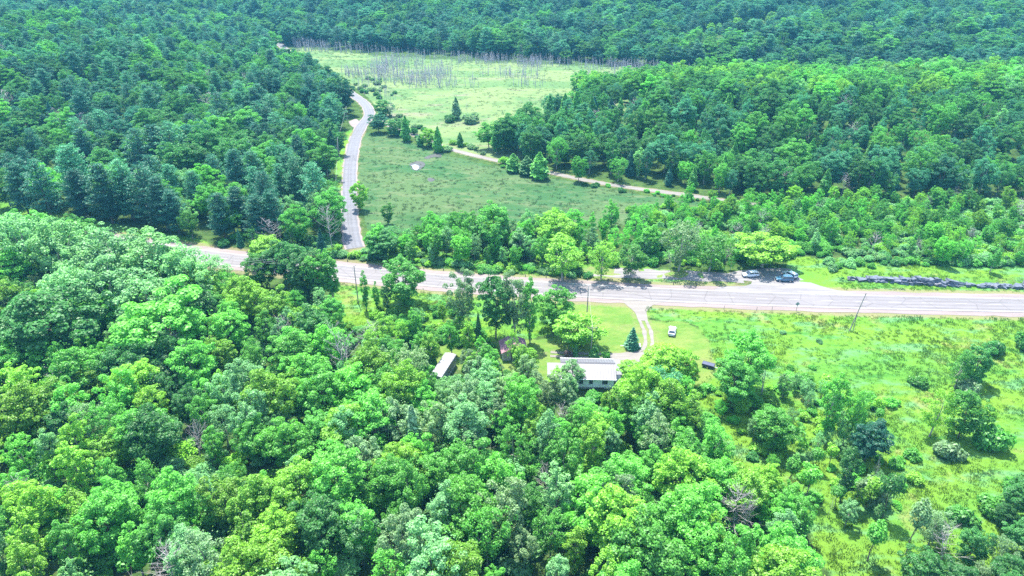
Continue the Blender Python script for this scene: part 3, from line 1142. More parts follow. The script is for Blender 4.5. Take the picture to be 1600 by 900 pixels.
plant('maple_tree', 775, 430, 530, 'deep', "tallest dark tree of the cluster behind the red-roofed shed", 52)
plant('ash_tree', 805, 432, 535, 'grey', "tall tree with visible bare trunks behind the red-roofed shed", 40)
plant('aspen_tree', 828, 440, 535, 'mid', "slender tree on the lawn side of the shed's tall cluster", 26)
plant('maple_tree', 868, 447, 515, 'mid', "round green tree at the lawn's edge near the utility pole", 48)
plant('cedar_tree', 748, 488, 538, 'deep', "pencil-thin dark cedar among pale saplings near the shed", 9)
plant('maple_tree', 447, 376, 445, 'deep', "dark tree overlapping the highway where wires cross it", 46)
plant('maple_tree', 410, 396, 452, 'mid', "green tree at the west end of the wire-crossed row", 44)
plant('maple_tree', 468, 380, 458, 'deep', "tallest tree of the wire-crossed row", 52)
plant('maple_tree', 508, 396, 474, 'mid', "round tree of the wire-crossed row, second from its eastern end", 46)
plant('maple_tree', 490, 392, 470, 'deep', "dark full tree under the wires beside the highway", 58)
plant('aspen_tree', 522, 404, 475, 'mid', "bright-edged dark tree at the end of the wire-crossed row", 26)
plant('maple_tree', 1160, 520, 612, 'bright', "large tree with a bare white snag beside it at the lawn's edge", 70)
plant('maple_tree', 1140, 560, 640, 'mid', "darker tree pressed against the large lawn-edge tree", 60)
plant('dead_tree', 1190, 556, 618, 'bare', "bare white forked snag in front of the large lawn-edge tree", 40)
plant('maple_tree', 1516, 538, 598, 'deep', "tallest dark tree of the trio in the open meadow", 44)
plant('ash_tree', 1492, 550, 605, 'mid', "airy tree of the trio in the open meadow", 36)
plant('bush', 1512, 590, 614, 'grey', "grey-green bush at the foot of the meadow trio", 34)
plant('maple_tree', 1497, 612, 684, 'mid', "leafy tree of the meadow pair casting a long shadow", 50)
plant('ash_tree', 1452, 610, 682, 'lime', "thin yellow-green tree of the meadow pair, with its trunk showing", 42)
plant('sapling', 1534, 640, 684, 'lime', "yellow-green sapling beside the meadow pair", 18)
plant('bush', 1552, 664, 698, 'mid', "wide low bush at the edge of the bright grass near the meadow pair", 52)
plant('bush', 1480, 690, 715, 'grey', "grey-green bush in the meadow pair's shadow", 40)
plant('bush', 1556, 530, 552, 'deep', "round dark bush alone in the upper meadow", 30)
plant('bush', 1598, 515, 542, 'deep', "dark bush cut by the picture's edge in the upper meadow", 30)
plant('bush', 1435, 585, 600, 'mid', "low green bush on the meadow slope above the pair", 26)
plant('maple_tree', 1350, 662, 722, 'dark', "dark dense round tree in the lower meadow", 52)
plant('maple_tree', 1205, 640, 706, 'mid', "rounded tree at the woods' edge facing the meadow", 60)
plant('aspen_tree', 1285, 590, 690, 'bright', "tall open tree standing in the meadow scrub", 34)
plant('ash_tree', 1325, 615, 690, 'mid', "green tree behind the dark dense round one in the lower meadow", 34)
plant('aspen_tree', 1312, 706, 785, 'deep', "dark narrow tree over dry grass in the lower meadow", 30)
plant('bush', 1360, 745, 785, 'grey', "grey-green scrub clump around a thin dead stem", 46)
plant('dead_tree', 1357, 715, 775, 'bare', "thin grey dead stem standing out of grey-green scrub", 12)
plant('sapling', 1378, 742, 812, 'deep', "dark thin sapling in the lower meadow scrub", 26)
plant('sapling', 1352, 762, 796, 'lime', "small lime sapling in the lower meadow scrub", 22)
plant('sapling', 1414, 786, 868, 'grey', "tall thin grey sapling leaning over the lower meadow", 30)
plant('sapling', 1354, 820, 880, 'bright', "bright green sapling nearest the picture's lower edge", 30)
plant('sapling', 1258, 730, 780, 'bright', "leafy sapling at the scrub's edge beside the woods", 28)
plant('dead_tree', 1290, 776, 816, 'bare', "short leaning bare stem in the lower meadow", 8)
plant('ash_tree', 1190, 370, 417, 'lime', "wide low yellow-green tree right behind the parked cars", 78)
plant('ash_tree', 878, 372, 436, 'lime', "open yellow-green tree on the strip between highway and old road", 56)
plant('ash_tree', 939, 376, 437, 'lime', "narrower yellow-green tree on the strip beside the old road", 40)
plant('ash_tree', 985, 383, 434, 'mid', "green tree at the start of the old road's open pavement", 40)
plant('ash_tree', 1060, 345, 424, 'grey', "tall willowy tree behind the old road's pavement", 54)
plant('ash_tree', 1108, 362, 424, 'mid', "rounded green tree beside the willowy one by the old road", 52)
plant('maple_tree', 770, 318, 394, 'mid', "tallest leafy tree between the highway and the sedge meadow", 52)
plant('aspen_tree', 735, 335, 390, 'bright', "round-headed tree next to the tallest one before the sedge meadow", 26)
plant('maple_tree', 868, 328, 396, 'lime', "wide pale green tree before the sedge meadow", 58)
plant('aspen_tree', 812, 356, 402, 'mint', "mint green small tree beside the old road", 28)
plant('ash_tree', 758, 362, 396, 'grey', "small grey-green tree in front of the tallest one", 24)
plant('maple_tree', 598, 362, 404, 'deep', "dark bushy tree at the corner of the side road and highway", 44)
plant('aspen_tree', 607, 318, 352, 'mid', "lone small tree on the sedge meadow's near edge", 18)
plant('maple_tree', 563, 283, 328, 'lime', "small yellow-green tree leaning over the side road's edge", 26)
plant('dead_tree', 520, 322, 392, 'bare', "grey half-dead tree beside the side road's mouth", 44)
plant('maple_tree', 420, 368, 412, 'lime', "yellow-green tree at the highway's bend by the pale pole", 50)
plant('cedar_tree', 635, 181, 220, 'mid', "tallest cone-shaped cedar beside the marsh", 15)
plant('cedar_tree', 685, 198, 237, 'mid', "cone-shaped cedar where the pale trail leaves the marsh", 15)
plant('maple_tree', 592, 177, 207, 'dark', "dark round tree at the side road's bend", 28)
plant('maple_tree', 616, 186, 212, 'deep', "low dark tree between the bend and the tallest cedar", 24)
plant('maple_tree', 600, 155, 182, 'deep', "round tree across the trail mouth at the marsh's edge", 26)
plant('dead_tree', 614, 160, 192, 'bare', "grey leafless tree by the round tree at the marsh's edge", 22)
plant('bush', 648, 197, 210, 'deep', "small dark bush behind the tallest cedar", 12)
plant('cedar_tree', 657, 210, 228, 'deep', "short cedar on the sedge meadow's upper edge", 11)
plant('maple_tree', 671, 200, 229, 'lime', "yellow-green tree between the two cone-shaped cedars", 24)
plant('cedar_tree', 719, 207, 229, 'mid', "twin small cedar beside the trail, on its western side", 11)
plant('cedar_tree', 713, 152, 186, 'grey', "lone fuzzy grey-green conifer on the marsh island", 15)
plant('bush', 735, 174, 191, 'grey', "grey bush on the marsh island beside the conifer", 28)
plant('bush', 704, 177, 190, 'deep', "dark bush at the foot of the marsh island's conifer", 20)
plant('dead_tree', 730, 158, 184, 'bare', "dead stem on the marsh island", 9)
plant('maple_tree', 764, 192, 232, 'mid', "rounded tree at the knoll's very tip facing the marsh", 34)
plant('maple_tree', 788, 180, 236, 'deep', "second rounded tree from the knoll's marsh tip", 40)
plant('aspen_tree', 777, 208, 240, 'bright', "small bright tree under the knoll's marsh tip", 18)
plant('maple_tree', 824, 162, 222, 'deep', "tall dark tree just behind the knoll's marsh tip", 40)
plant('cedar_tree', 802, 240, 268, 'mid', "first cedar of the row hiding the pale trail", 22)
plant('cedar_tree', 823, 244, 273, 'deep', "second cedar of the row hiding the pale trail", 24)
plant('cedar_tree', 843, 238, 279, 'mid', "largest cedar of the row hiding the pale trail", 28)
plant('bush', 788, 243, 256, 'lime', "yellow-green bush at the head of the trailside cedar row", 16)
plant('maple_tree', 904, 246, 284, 'bright', "bright green small tree standing beside the pale trail", 24)
plant('larch_tree', 650, 634, 724, 'grey', "thin grey-green larch spire rising out of the woods", 40)
plant('dead_tree', 596, 640, 716, 'bare', "bare-limbed grey tree beside the larch spire", 44)
plant('dead_tree', 545, 505, 606, 'bare', "tall bare grey tree amid the pale woods near the trailer", 60)
plant('dead_tree', 315, 660, 722, 'bare', "white dead limbs poking out of the lower woods", 40)
plant('dead_tree', 1085, 735, 800, 'bare', "dead grey tree near the meadow end of the woods", 36)
plant('dead_tree', 1155, 770, 850, 'bare', "dead limbs between two dark crowns at the woods' lower edge", 40)
plant('maple_tree', 275, 460, 575, 'bright', "large bright green maple rising above the woods", 130)
plant('maple_tree', 100, 455, 575, 'deep', "large dark maple with a shadowed hollow beneath it", 130)
for (px, tp, bs, w) in ((128, 348, 430, 66), (172, 354, 440, 60), (222, 372, 450, 60), (20, 336, 445, 70), (62, 330, 448, 76), (110, 345, 455, 70), (340, 398, 470, 50), (160, 385, 490, 70), (205, 362, 480, 84), (255, 366, 480, 80), (295, 380, 490, 70), (190, 415, 520, 80), (250, 425, 535, 84), (310, 400, 500, 60), (135, 408, 505, 70)):
    plant('ash_tree', px, tp, bs, 'mint', None, w)
    RECS[-1] = RECS[-1][:6] + ('mintgrove',) + RECS[-1][7:]

# --- zones
HOLE = [[(690, 540), (850, 525), (980, 530), (980, 556), (870, 600), (700, 580)]]
FORE = [(-700, 430), (0, 425), (60, 400), (110, 430), (330, 430), (420, 450), (500, 500), (530, 545), (600, 560), (665, 560), (690, 580), (760, 560), (845, 600), (960, 604),
        (1020, 600), (1090, 620), (1120, 650), (1190, 700), (1235, 780), (1280, 860), (1300, 960), (1500, 1700), (-900, 1700)]
scatter('fore', FORE, (-190, 110, 34, 215), 6.3, [
    (4.2, 'maple_tree', ('bright', 'mint', 'mid', 'bright', 'lime', 'bright', 'deep', 'mid'), 9, 15.5),
    (2.8, 'ash_tree', ('mint', 'grey', 'bright', 'mint'), 8, 14),
    (2.4, 'aspen_tree', ('bright', 'mint', 'lime', 'mid'), 8, 14.5),
    (.35, 'bush', ('bright', 'mint', 'lime'), 2, 4),
    (.2, 'dead_tree', ('bare',), 8, 12)])
scatter('corner', [(1440, 800), (1530, 760), (1640, 740), (1900, 740), (1900, 1300), (1500, 1300), (1430, 900)], (40, 170, 38, 130), 4.6, [
    (2, 'ash_tree', ('mint', 'grey', 'mid'), 5, 9), (2, 'maple_tree', ('mid', 'deep', 'bright'), 5, 9), (1, 'bush', ('grey', 'mid'), 2, 3.5), (.2, 'dead_tree', ('bare',), 5, 8)])
scatter('belt', [(430, 455), (520, 470), (560, 490), (600, 492), (700, 480), (740, 500), (790, 560), (760, 590), (690, 548), (600, 565), (530, 550)], (-90, 10, 120, 185), 5.4, [
    (2.4, 'aspen_tree', ('mint', 'lime', 'bright', 'grey'), 6, 11), (2, 'ash_tree', ('mint', 'lime', 'mid'), 6, 10), (1, 'maple_tree', ('lime', 'mid', 'bright'), 6, 10), (.7, 'bush', ('lime', 'mid'), 1.6, 3), (.15, 'dead_tree', ('bare',), 6, 10)])
scatter('yardwood', [(700, 560), (770, 545), (850, 565), (860, 600), (960, 604), (1010, 600), (1100, 600), (1110, 690), (700, 700)], (-30, 70, 90, 150), 5.2, [
    (2, 'maple_tree', ('lime', 'bright', 'mid'), 6, 10), (1.6, 'ash_tree', ('mint', 'grey', 'mid'), 6, 10), (1, 'aspen_tree', ('grey', 'mint'), 6, 11)])
scatter('strip', [(578, 385), (590, 352), (640, 356), (700, 342), (820, 338), (940, 336), (1000, 318), (1080, 300), (1180, 302), (1300, 300), (1450, 296), (1650, 312), (2100, 320), (2100, 425), (1600, 408), (1420, 388), (1330, 378), (1260, 384),
                  (1225, 402), (1130, 415), (980, 412), (860, 412), (700, 396)], (-80, 330, 175, 320), 5.4, [
    (2.4, 'ash_tree', ('mint', 'bright', 'mint', 'lime'), 6.5, 11), (2.4, 'maple_tree', ('bright', 'mid', 'bright', 'lime'), 6.5, 11.5), (1.2, 'aspen_tree', ('mint', 'bright', 'mid'), 6, 11), (1.4, 'bush', ('mid', 'lime', 'mint'), 1.6, 3.4), (.3, 'dead_tree', ('bare',), 6, 9)],
    fin=lambda x, y: (x < 48) & ~((x < 55) & (y > 236)))
scatter('strip', [(578, 385), (590, 352), (640, 356), (700, 342), (820, 338), (940, 336), (1000, 318), (1080, 300), (1180, 302), (1300, 300), (1450, 296), (1650, 312), (2100, 320), (2100, 425), (1600, 408), (1420, 388), (1330, 378), (1260, 384),
                  (1225, 402), (1130, 415), (980, 412), (860, 412), (700, 396)], (40, 330, 175, 320), 4.9, [
    (2.4, 'ash_tree', ('mint', 'bright', 'lime', 'bright'), 4.5, 8.5), (1.6, 'maple_tree', ('bright', 'lime', 'mid', 'bright'), 4.5, 9), (.8, 'aspen_tree', ('mint', 'bright', 'mid'), 5, 9), (2.2, 'bush', ('bright', 'lime', 'mint'), 1.6, 3.4), (.25, 'dead_tree', ('bare',), 5, 8)],
    fin=lambda x, y: x >= 48)
scatter('undergrowth', [(1000, 340), (1160, 305), (1300, 310), (1650, 322), (1900, 330), (1900, 425), (1600, 412), (1420, 396), (1260, 395), (1000, 412)], (20, 330, 175, 320), 3.3, [(1, 'bush', ('bright', 'mid', 'mint', 'lime'), 1.6, 3.4)], prob=.8)
scatter('verge', [(470, 378), (545, 376), (600, 388), (700, 400), (860, 412), (920, 418), (920, 428), (760, 418), (620, 404), (540, 399), (470, 391)], (-130, 40, 180, 240), 2.9, [(1, 'bush', ('mid', 'bright', 'mint', 'lime'), 1.3, 2.6)], prob=.9)
scatter('verge', [(562, 376), (600, 364), (700, 360), (830, 372), (980, 396), (980, 412), (860, 408), (700, 396), (600, 398)], (-80, 60, 180, 260), 4.0, [(1.6, 'bush', ('bright', 'mid', 'lime', 'mint'), 1.4, 3.6), (.5, 'ash_tree', ('mint', 'bright', 'mid'), 4, 7.5), (.3, 'aspen_tree', ('mid', 'mint'), 4, 8)], prob=.8)
scatter('verge', [(560, 384), (700, 398), (830, 412), (960, 417), (960, 430), (830, 428), (680, 415), (560, 405)], (-80, 60, 180, 230), 3.4, [
    (1, 'bush', ('mid', 'lime', 'mint', 'deep'), 1.2, 2.8)], prob=.75)
scatter('rocktop', [(1290, 400), (1420, 396), (1600, 402), (2000, 408), (2000, 436), (1600, 432), (1400, 423), (1300, 414)], (80, 330, 185, 245), 2.7, [
    (1, 'bush', ('mid', 'mint', 'deep', 'mid'), 1.5, 3)], prob=.95)
scatter('rocktop', [(1300, 436), (1700, 454), (1700, 446), (1300, 428)], (80, 330, 175, 215), 2.6, [(1, 'bush', ('bright', 'mid', 'lime'), .6, 1.2)], ground=True, keep=False, prob=.3)
scatter('scrub', [(1085, 612), (1105, 590), (1125, 600), (1180, 610), (1230, 570), (1290, 560), (1300, 600), (1400, 620), (1400, 700), (1440, 700), (1430, 790), (1300, 830), (1240, 760), (1180, 690)], (20, 130, 80, 150), 3.2, [
    (3, 'bush', ('bright', 'lime', 'bright', 'lime'), 1.0, 2.6), (1.1, 'ash_tree', ('bright', 'mint', 'lime'), 3, 6), (.35, 'sapling', ('bright', 'mid', 'lime'), 4, 7)], prob=.8)
scatter('pineblock', [(-600, 262), (0, 262), (150, 268), (300, 262), (430, 262), (500, 268), (525, 300), (528, 330), (520, 372), (440, 368), (330, 352), (160, 330), (0, 305), (-600, 300)], (-330, -40, 205, 330), 8.2, [
    (3.0, 'pine_tree', ('pine', 'dark', 'pine'), 15, 22), (1.3, 'maple_tree', ('mid', 'bright', 'mid', 'lime'), 10, 15), (.9, 'ash_tree', ('mid', 'mint', 'deep'), 9, 14), (.25, 'dead_tree', ('bare',), 9, 13)], wmul=1.12)
scatter('roadsidewood', [(330, 362), (500, 360), (545, 362), (560, 390), (520, 398), (420, 392), (330, 380)], (-110, -45, 195, 240), 4.6, [
    (1.4, 'bush', ('mid', 'deep', 'lime'), 1.8, 3.6), (1, 'spruce_tree', ('pine', 'dark'), 5, 9), (1, 'ash_tree', ('mid', 'deep'), 5, 9)], prob=.85)
scatter('westtrees', [(-500, 330), (0, 340), (140, 350), (150, 395), (60, 400), (0, 425), (-500, 425)], (-300, -85, 150, 215), 7.0, [
    (2, 'maple_tree', ('bright', 'mid', 'deep'), 12, 17), (1, 'ash_tree', ('mint', 'bright'), 12, 16), (1, 'pine_tree', ('pine', 'dark'), 13, 17)])


def left_of_side(x, y):
    return x < side_x(y) - 6


scatter('lefthill', [(-900, -60), (300, -60), (420, 30), (436, 66), (470, 88), (530, 130), (556, 160), (552, 200), (530, 245), (520, 262), (300, 255), (0, 250), (-900, 240)], (-520, -30, 255, 660), 8.6, [
    (4.2, 'maple_tree', ('deep', 'pine', 'mid', 'deep', 'dark', 'bright'), 8, 17), (2.0, 'ash_tree', ('pine', 'deep', 'mid'), 8, 15), (2.2, 'pine_tree', ('pine', 'dark', 'pine'), 12, 19), (.4, 'spruce_tree', ('pine', 'dark', 'deep'), 10, 15), (.12, 'dead_tree', ('bare',), 10, 14)],
    fin=lambda x, y: left_of_side(x, y) & (y < far_line(x) + 12), keep=True, wmul=1.2)
KNOLL = [(742, 222), (790, 198), (845, 168), (905, 142), (1000, 140), (1100, 141), (1300, 145), (1600, 142), (2300, 140), (2300, 330), (1600, 322), (1500, 305), (1350, 296), (1200, 292), (1080, 286), (1000, 276), (900, 264), (860, 256), (800, 244), (760, 234)]
scatter('knoll', KNOLL, (-40, 520, 240, 450), 7.5, [  # near slope: mostly deep tints, its shade put into the leaf colours
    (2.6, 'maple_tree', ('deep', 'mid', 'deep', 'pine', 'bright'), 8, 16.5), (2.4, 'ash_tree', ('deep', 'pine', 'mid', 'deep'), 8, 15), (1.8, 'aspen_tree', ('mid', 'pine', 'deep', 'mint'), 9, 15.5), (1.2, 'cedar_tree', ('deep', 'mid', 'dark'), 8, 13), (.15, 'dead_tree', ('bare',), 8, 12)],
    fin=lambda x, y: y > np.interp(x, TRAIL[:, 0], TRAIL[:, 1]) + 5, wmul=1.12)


scatter('knoll', [(900, 108), (1100, 104), (1300, 108), (1600, 104), (2200, 102), (2200, 140), (1600, 142), (1300, 146), (1050, 142), (900, 135)], (10, 520, 330, 450), 7.5, [  # crest: lighter tints mixed in, sunlight on the top put into leaf colours
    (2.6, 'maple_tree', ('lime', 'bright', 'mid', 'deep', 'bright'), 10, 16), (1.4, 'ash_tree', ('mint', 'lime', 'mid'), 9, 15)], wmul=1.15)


def farwood(x, y):
    return y > far_line(x) + 10


PALE = [[(1085, 48), (1125, 28), (1165, 18), (1215, 22), (1205, 38), (1150, 46)]]
scatter('farhill', PALE[0], (100, 600, 400, 1300), 8.5, [(1, 'ash_tree', ('mint', 'lime', 'grey'), 6, 10)], fin=farwood, keep=False, wmul=1.3)
scatter('farhill', [(-1200, -900), (2800, -900), (2800, 200), (-1200, 200)], (-900, 900, 400, 900), 10.2, [
    (3.6, 'maple_tree', ('deep', 'pine', 'dark', 'deep', 'mid', 'dark'), 8, 18.5), (1.2, 'ash_tree', ('pine', 'deep', 'dark'), 9, 16), (.8, 'pine_tree', ('dark', 'pine'), 13, 20)],
    fin=farwood, keep=False, wmul=1.42, excl=PALE)
scatter('farhill', [(-1200, -1200), (2800, -1200), (2800, 60), (-1200, 60)], (-1300, 1300, 900, 1500), 10.5, [
    (3.6, 'maple_tree', ('deep', 'mid', 'dark', 'mid'), 11, 19), (1.2, 'ash_tree', ('deep', 'mid', 'mint'), 12, 17), (1.2, 'pine_tree', ('dark', 'pine'), 15, 21)],
    fin=farwood, keep=False, wmul=1.42)
# dead trunks standing in the marsh and along its far edge
scatter('marshedge', [(445, 60), (600, 76), (800, 88), (1000, 97), (1300, 118), (1300, 140), (1000, 112), (800, 105), (600, 95), (450, 78)], (-260, 240, 430, 640), 2.6, [
    (1.3, 'snag', ('bare',), 4, 10), (1, 'snag', ('bare',), 8, 16)], jitter=1.3, fin=lambda x, y: (np.abs(y - far_line(x) - 2) < 16) & (dist_line(x, y, SIDE) > 8), keep=False, prob=.85)
scatter('marsh', [(520, 96), (640, 84), (900, 90), (1000, 96), (1080, 112), (940, 118), (820, 126), (640, 128), (540, 112)], (-140, 160, 390, 560), 1.9, [
    (1, 'snag', ('bare',), 2.5, 9)], jitter=1.4, fin=lambda x, y: vnoise(x, y, 22, 41) * .6 + vnoise(x, y, 7, 43) * .4 > .47 + .2 * rng.random(len(x)), keep=False, prob=.8)
scatter('marsh', [(545, 115), (590, 120), (620, 145), (600, 152), (560, 138)], (-140, -40, 360, 480), 3.0, [(1, 'snag', ('bare',), 4, 8), (.5, 'bush', ('grey', 'deep'), 1.5, 3)], keep=False, prob=.55)
scatter('marshrim', [(590, 160), (640, 186), (700, 216), (760, 232), (770, 245), (700, 238), (640, 216), (590, 190)], (-90, 0, 290, 400), 4.2, [
    (2, 'bush', ('mid', 'deep', 'grey', 'lime'), 1.5, 3.2), (.3, 'cedar_tree', ('deep', 'mid'), 4, 7)], keep=False, prob=.5)
scatter('sideverge', [(520, 390), (526, 300), (536, 230), (548, 200), (558, 205), (540, 300), (540, 375)], (-80, -40, 205, 340), 3.4, [(1, 'bush', ('mid', 'lime', 'deep'), 1.2, 2.6)], prob=.5, keep=False)
scatter('trailverge', [(780, 262), (1000, 302), (1160, 322), (1160, 312), (1000, 292), (860, 280), (780, 256)], (-10, 110, 240, 300), 2.8, [(1, 'bush', ('mid', 'deep', 'bright'), .9, 2)], prob=.6, keep=False)
scatter('meadowbush', [(1120, 505), (1300, 515), (1310, 545), (1200, 535)], (50, 110, 140, 180), 4, [(1, 'bush', ('mid', 'mint', 'grey'), .8, 1.6)], prob=.12, ground=True)
scatter('undergrowth', [(p[0], p[1] + 10) for p in FORE], (-190, 110, 34, 215), 3.6, [(1, 'bush', ('deep', 'mid', 'mint', 'lime'), 1.6, 4.2)], prob=.7)
scatter('undergrowth', [(440, 470), (560, 480), (700, 470), (790, 540), (760, 590), (600, 575)], (-90, 10, 120, 185), 3.2, [(1, 'bush', ('lime', 'mid', 'mint'), 1.2, 3)], prob=.7)

# ------------------------------------------------------------------ labels for trees by where they stand
ZONE = {
    'fore': ("in the lower woods", [(-999, 160, "farthest west"), (160, 330, "west of the dead limbs"), (330, 520, "below the bare grey tree"), (520, 720, "near the larch spire"), (720, 900, "under the trailer and shed"), (900, 1080, "below the white house"), (1080, 9999, "toward the meadow")]),
    'corner': ("in the meadow corner thicket", [(-999, 1530, "on its meadow side"), (1530, 9999, "on its outer side")]),
    'belt': ("in the trailer's thicket", [(-999, 600, "western part"), (600, 9999, "near the shed")]),
    'yardwood': ("hugging the house", [(-999, 840, "beside the trailer"), (840, 960, "in front of the white roof"), (960, 9999, "past the roof's end")]),
    'strip': ("north of the highway", [(-999, 800, "before the sedge meadow"), (800, 1130, "behind the old road"), (1130, 1350, "behind the parking area"), (1350, 9999, "above the rock cut")]),
    'verge': ("on the verge along the old road", [(-999, 9999, "")]),
    'rocktop': ("on the bank above the rock cut", [(-999, 9999, "")]),
    'scrub': ("in the meadow scrub", [(-999, 1250, "along the woods"), (1250, 9999, "around the dark round tree")]),
    'pineblock': ("in the pine stand", [(-999, 180, "at its western end"), (180, 360, "in its middle"), (360, 9999, "nearest the side road")]),
    'roadsidewood': ("between pine stand and highway", [(-999, 9999, "")]),
    'westtrees': ("west of the mint-coloured grove", [(-999, 9999, "")]),
    'lefthill': ("on the side road's hill", [(-999, 200, "far west"), (200, 400, "mid slope"), (400, 9999, "on its road side")]),
    'knoll': ("on the wooded knoll", [(-999, 950, "at its marsh end"), (950, 1250, "in its middle"), (1250, 9999, "at its eastern end")]),
    'farhill': ("in the far forest beyond the marsh", [(-999, 9999, "")]),
    'marshedge': ("lining the marsh's far edge", [(-999, 9999, "")]),
    'marsh': ("standing in the grey part of the marsh", [(-999, 9999, "")]),
    'marshrim': ("along the trail at the marsh's rim", [(-999, 9999, "")]),
    'sideverge': ("along the side road's verge", [(-999, 9999, "")]),
    'trailverge': ("along the pale trail's verge", [(-999, 9999, "")]),
    'meadowbush': ("in the rough grass by the highway", [(-999, 9999, "")]),
    'undergrowth': ("filling gaps in the woods", [(-999, 400, "of the western woods"), (400, 800, "near the larch spire"), (800, 9999, "below the house")]),
    'mintgrove': ("in the mint-coloured grove", [(-999, 9999, "")]),
}
KINDWORD = {'maple_tree': ("round-crowned tree", "tree"), 'ash_tree': ("loose-crowned tree", "tree"), 'aspen_tree': ("slim tree", "tree"), 'pine_tree': ("plumed pine", "pine"), 'spruce_tree': ("pointed spruce", "spruce"),
            'cedar_tree': ("dense cedar", "cedar"), 'bush': ("leafy bush", "bush"), 'dead_tree': ("leafless tree", "dead tree"), 'snag': ("bare trunk", "dead trunk"), 'sapling': ("thin sapling", "sapling"), 'larch_tree': ("larch", "larch")}
ORD = ["westernmost", "second from west", "third from west", "fourth from west", "fifth from west", "sixth from west"]
NUM = ["", "", "two", "three", "four", "five", "six"]
STUFFNAME = {'maple_tree': 'round_crowned_forest', 'ash_tree': 'loose_crowned_forest', 'aspen_tree': 'slim_tree_forest', 'pine_tree': 'pine_forest', 'spruce_tree': 'spruce_forest', 'cedar_tree': 'cedar_forest', 'bush': 'undergrowth',
             'dead_tree': 'dead_forest', 'snag': 'dead_trunks', 'sapling': 'saplings', 'larch_tree': 'larches'}

byk = {}
for i, r in enumerate(RECS):
    byk.setdefault(r[0], []).append(i)
single, mass = [], {}
XYZ = np.array([(r[1], r[2], r[3], r[4]) for r in RECS])
U, V, D = proj(XYZ[:, 0], XYZ[:, 1], XYZ[:, 2] + XYZ[:, 3] * .6)
SIZE = XYZ[:, 3] / D
INF = (U > -30) & (U < 1630) & (V > -15) & (proj(XYZ[:, 0], XYZ[:, 1], XYZ[:, 2] + XYZ[:, 3])[1] < 905)
for k, ids in byk.items():
    ids = np.array(ids)
    score = SIZE[ids] + 100 * np.array([RECS[i][7] is not None for i in ids]) + .001 * np.array([RECS[i][6] == 'mintgrove' for i in ids])
    score = np.where(INF[ids], score, score - 50)
    if k == 'bush':                                          # undergrowth is mostly hidden: prefer bushes in the open
        score = score - .02 * np.array([RECS[i][6] == 'undergrowth' for i in ids])
    order = ids[np.argsort(-score)]
    cap = 295
    sel = [i for i in order[:cap] if INF[i]]
    single += sel
    mass[k] = [i for i in order if i not in set(sel)]

# name groups and order inside them
cells = {}
for i in single:
    k, x, y, z, H, t, zone, lab, wid = RECS[i]
    if lab:
        continue
    where, cs = ZONE[zone]
    sub = next(c[2] for c in cs if c[0] <= U[i] < c[1])
    cells.setdefault((k, t, where, sub), []).append(i)
LABEL = {}
for (k, t, where, sub), ids in cells.items():
    w, cat = KINDWORD[k]
    core = f"{TINT[t][0]} {w} {where}" + (f" {sub}" if sub else "")
    grp = f"{TINT[t][0]} {w + ('es' if w.endswith('sh') else 's')} {where} {sub}".strip()
    if len(ids) > 18:                                        # a mass nothing tells apart
        for i in ids:
            LABEL[i] = (core, grp)
        continue
    ids.sort(key=lambda i: V[i])
    nb = -(-len(ids) // 6)
    for b in range(nb):
        part = sorted(ids[b * len(ids) // nb:(b + 1) * len(ids) // nb], key=lambda i: U[i])
        band = "" if nb == 1 else (("upper ", "lower ") if nb == 2 else ("upper ", "middle ", "lower "))[b]
        for n, i in enumerate(part):
            if len(part) == 1:
                LABEL[i] = (("only " + band + core), None if nb == 1 else grp)
            else:
                LABEL[i] = (ORD[n].replace(" ", "-") + " " + band + core, grp)

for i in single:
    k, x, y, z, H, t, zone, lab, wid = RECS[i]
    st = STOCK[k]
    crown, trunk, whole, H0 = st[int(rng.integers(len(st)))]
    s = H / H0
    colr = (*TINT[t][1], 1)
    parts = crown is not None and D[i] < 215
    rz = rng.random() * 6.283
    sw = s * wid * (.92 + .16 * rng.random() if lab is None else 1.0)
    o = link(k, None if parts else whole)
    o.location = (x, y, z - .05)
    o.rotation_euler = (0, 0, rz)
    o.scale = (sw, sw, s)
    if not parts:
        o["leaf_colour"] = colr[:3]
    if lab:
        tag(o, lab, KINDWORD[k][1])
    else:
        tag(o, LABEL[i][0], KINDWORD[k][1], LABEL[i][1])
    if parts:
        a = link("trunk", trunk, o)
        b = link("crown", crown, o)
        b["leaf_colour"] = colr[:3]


# ------------------------------------------------------------------ the rest of each kind: one object of scattered instances
def scatter_tree(protos, name):
    ng = bpy.data.node_groups.new(name + "_scatter", 'GeometryNodeTree')
    ng.interface.new_socket("Geometry", in_out='INPUT', socket_type='NodeSocketGeometry')
    ng.interface.new_socket("Geometry", in_out='OUTPUT', socket_type='NodeSocketGeometry')
    gi, go = ng.nodes.new('NodeGroupInput'), ng.nodes.new('NodeGroupOutput')
    iop = ng.nodes.new('GeometryNodeInstanceOnPoints')
    ci = ng.nodes.new('GeometryNodeCollectionInfo')
    ci.inputs['Collection'].default_value = protos
    ci.inputs['Separate Children'].default_value = True
    ci.inputs['Reset Children'].default_value = True
    iop.inputs['Pick Instance'].default_value = True

    def attr(nm, typ):
        n = ng.nodes.new('GeometryNodeInputNamedAttribute')
        n.data_type = typ
        n.inputs['Name'].default_value = nm
        return n.outputs['Attribute']
    L = ng.links.new
    L(gi.outputs[0], iop.inputs['Points'])
    L(ci.outputs[0], iop.inputs['Instance'])
    L(attr('pick', 'INT'), iop.inputs['Instance Index'])
    L(attr('rot', 'FLOAT_VECTOR'), iop.inputs['Rotation'])
    L(attr('scl', 'FLOAT_VECTOR'), iop.inputs['Scale'])
    L(iop.outputs[0], go.inputs[0])
    return ng


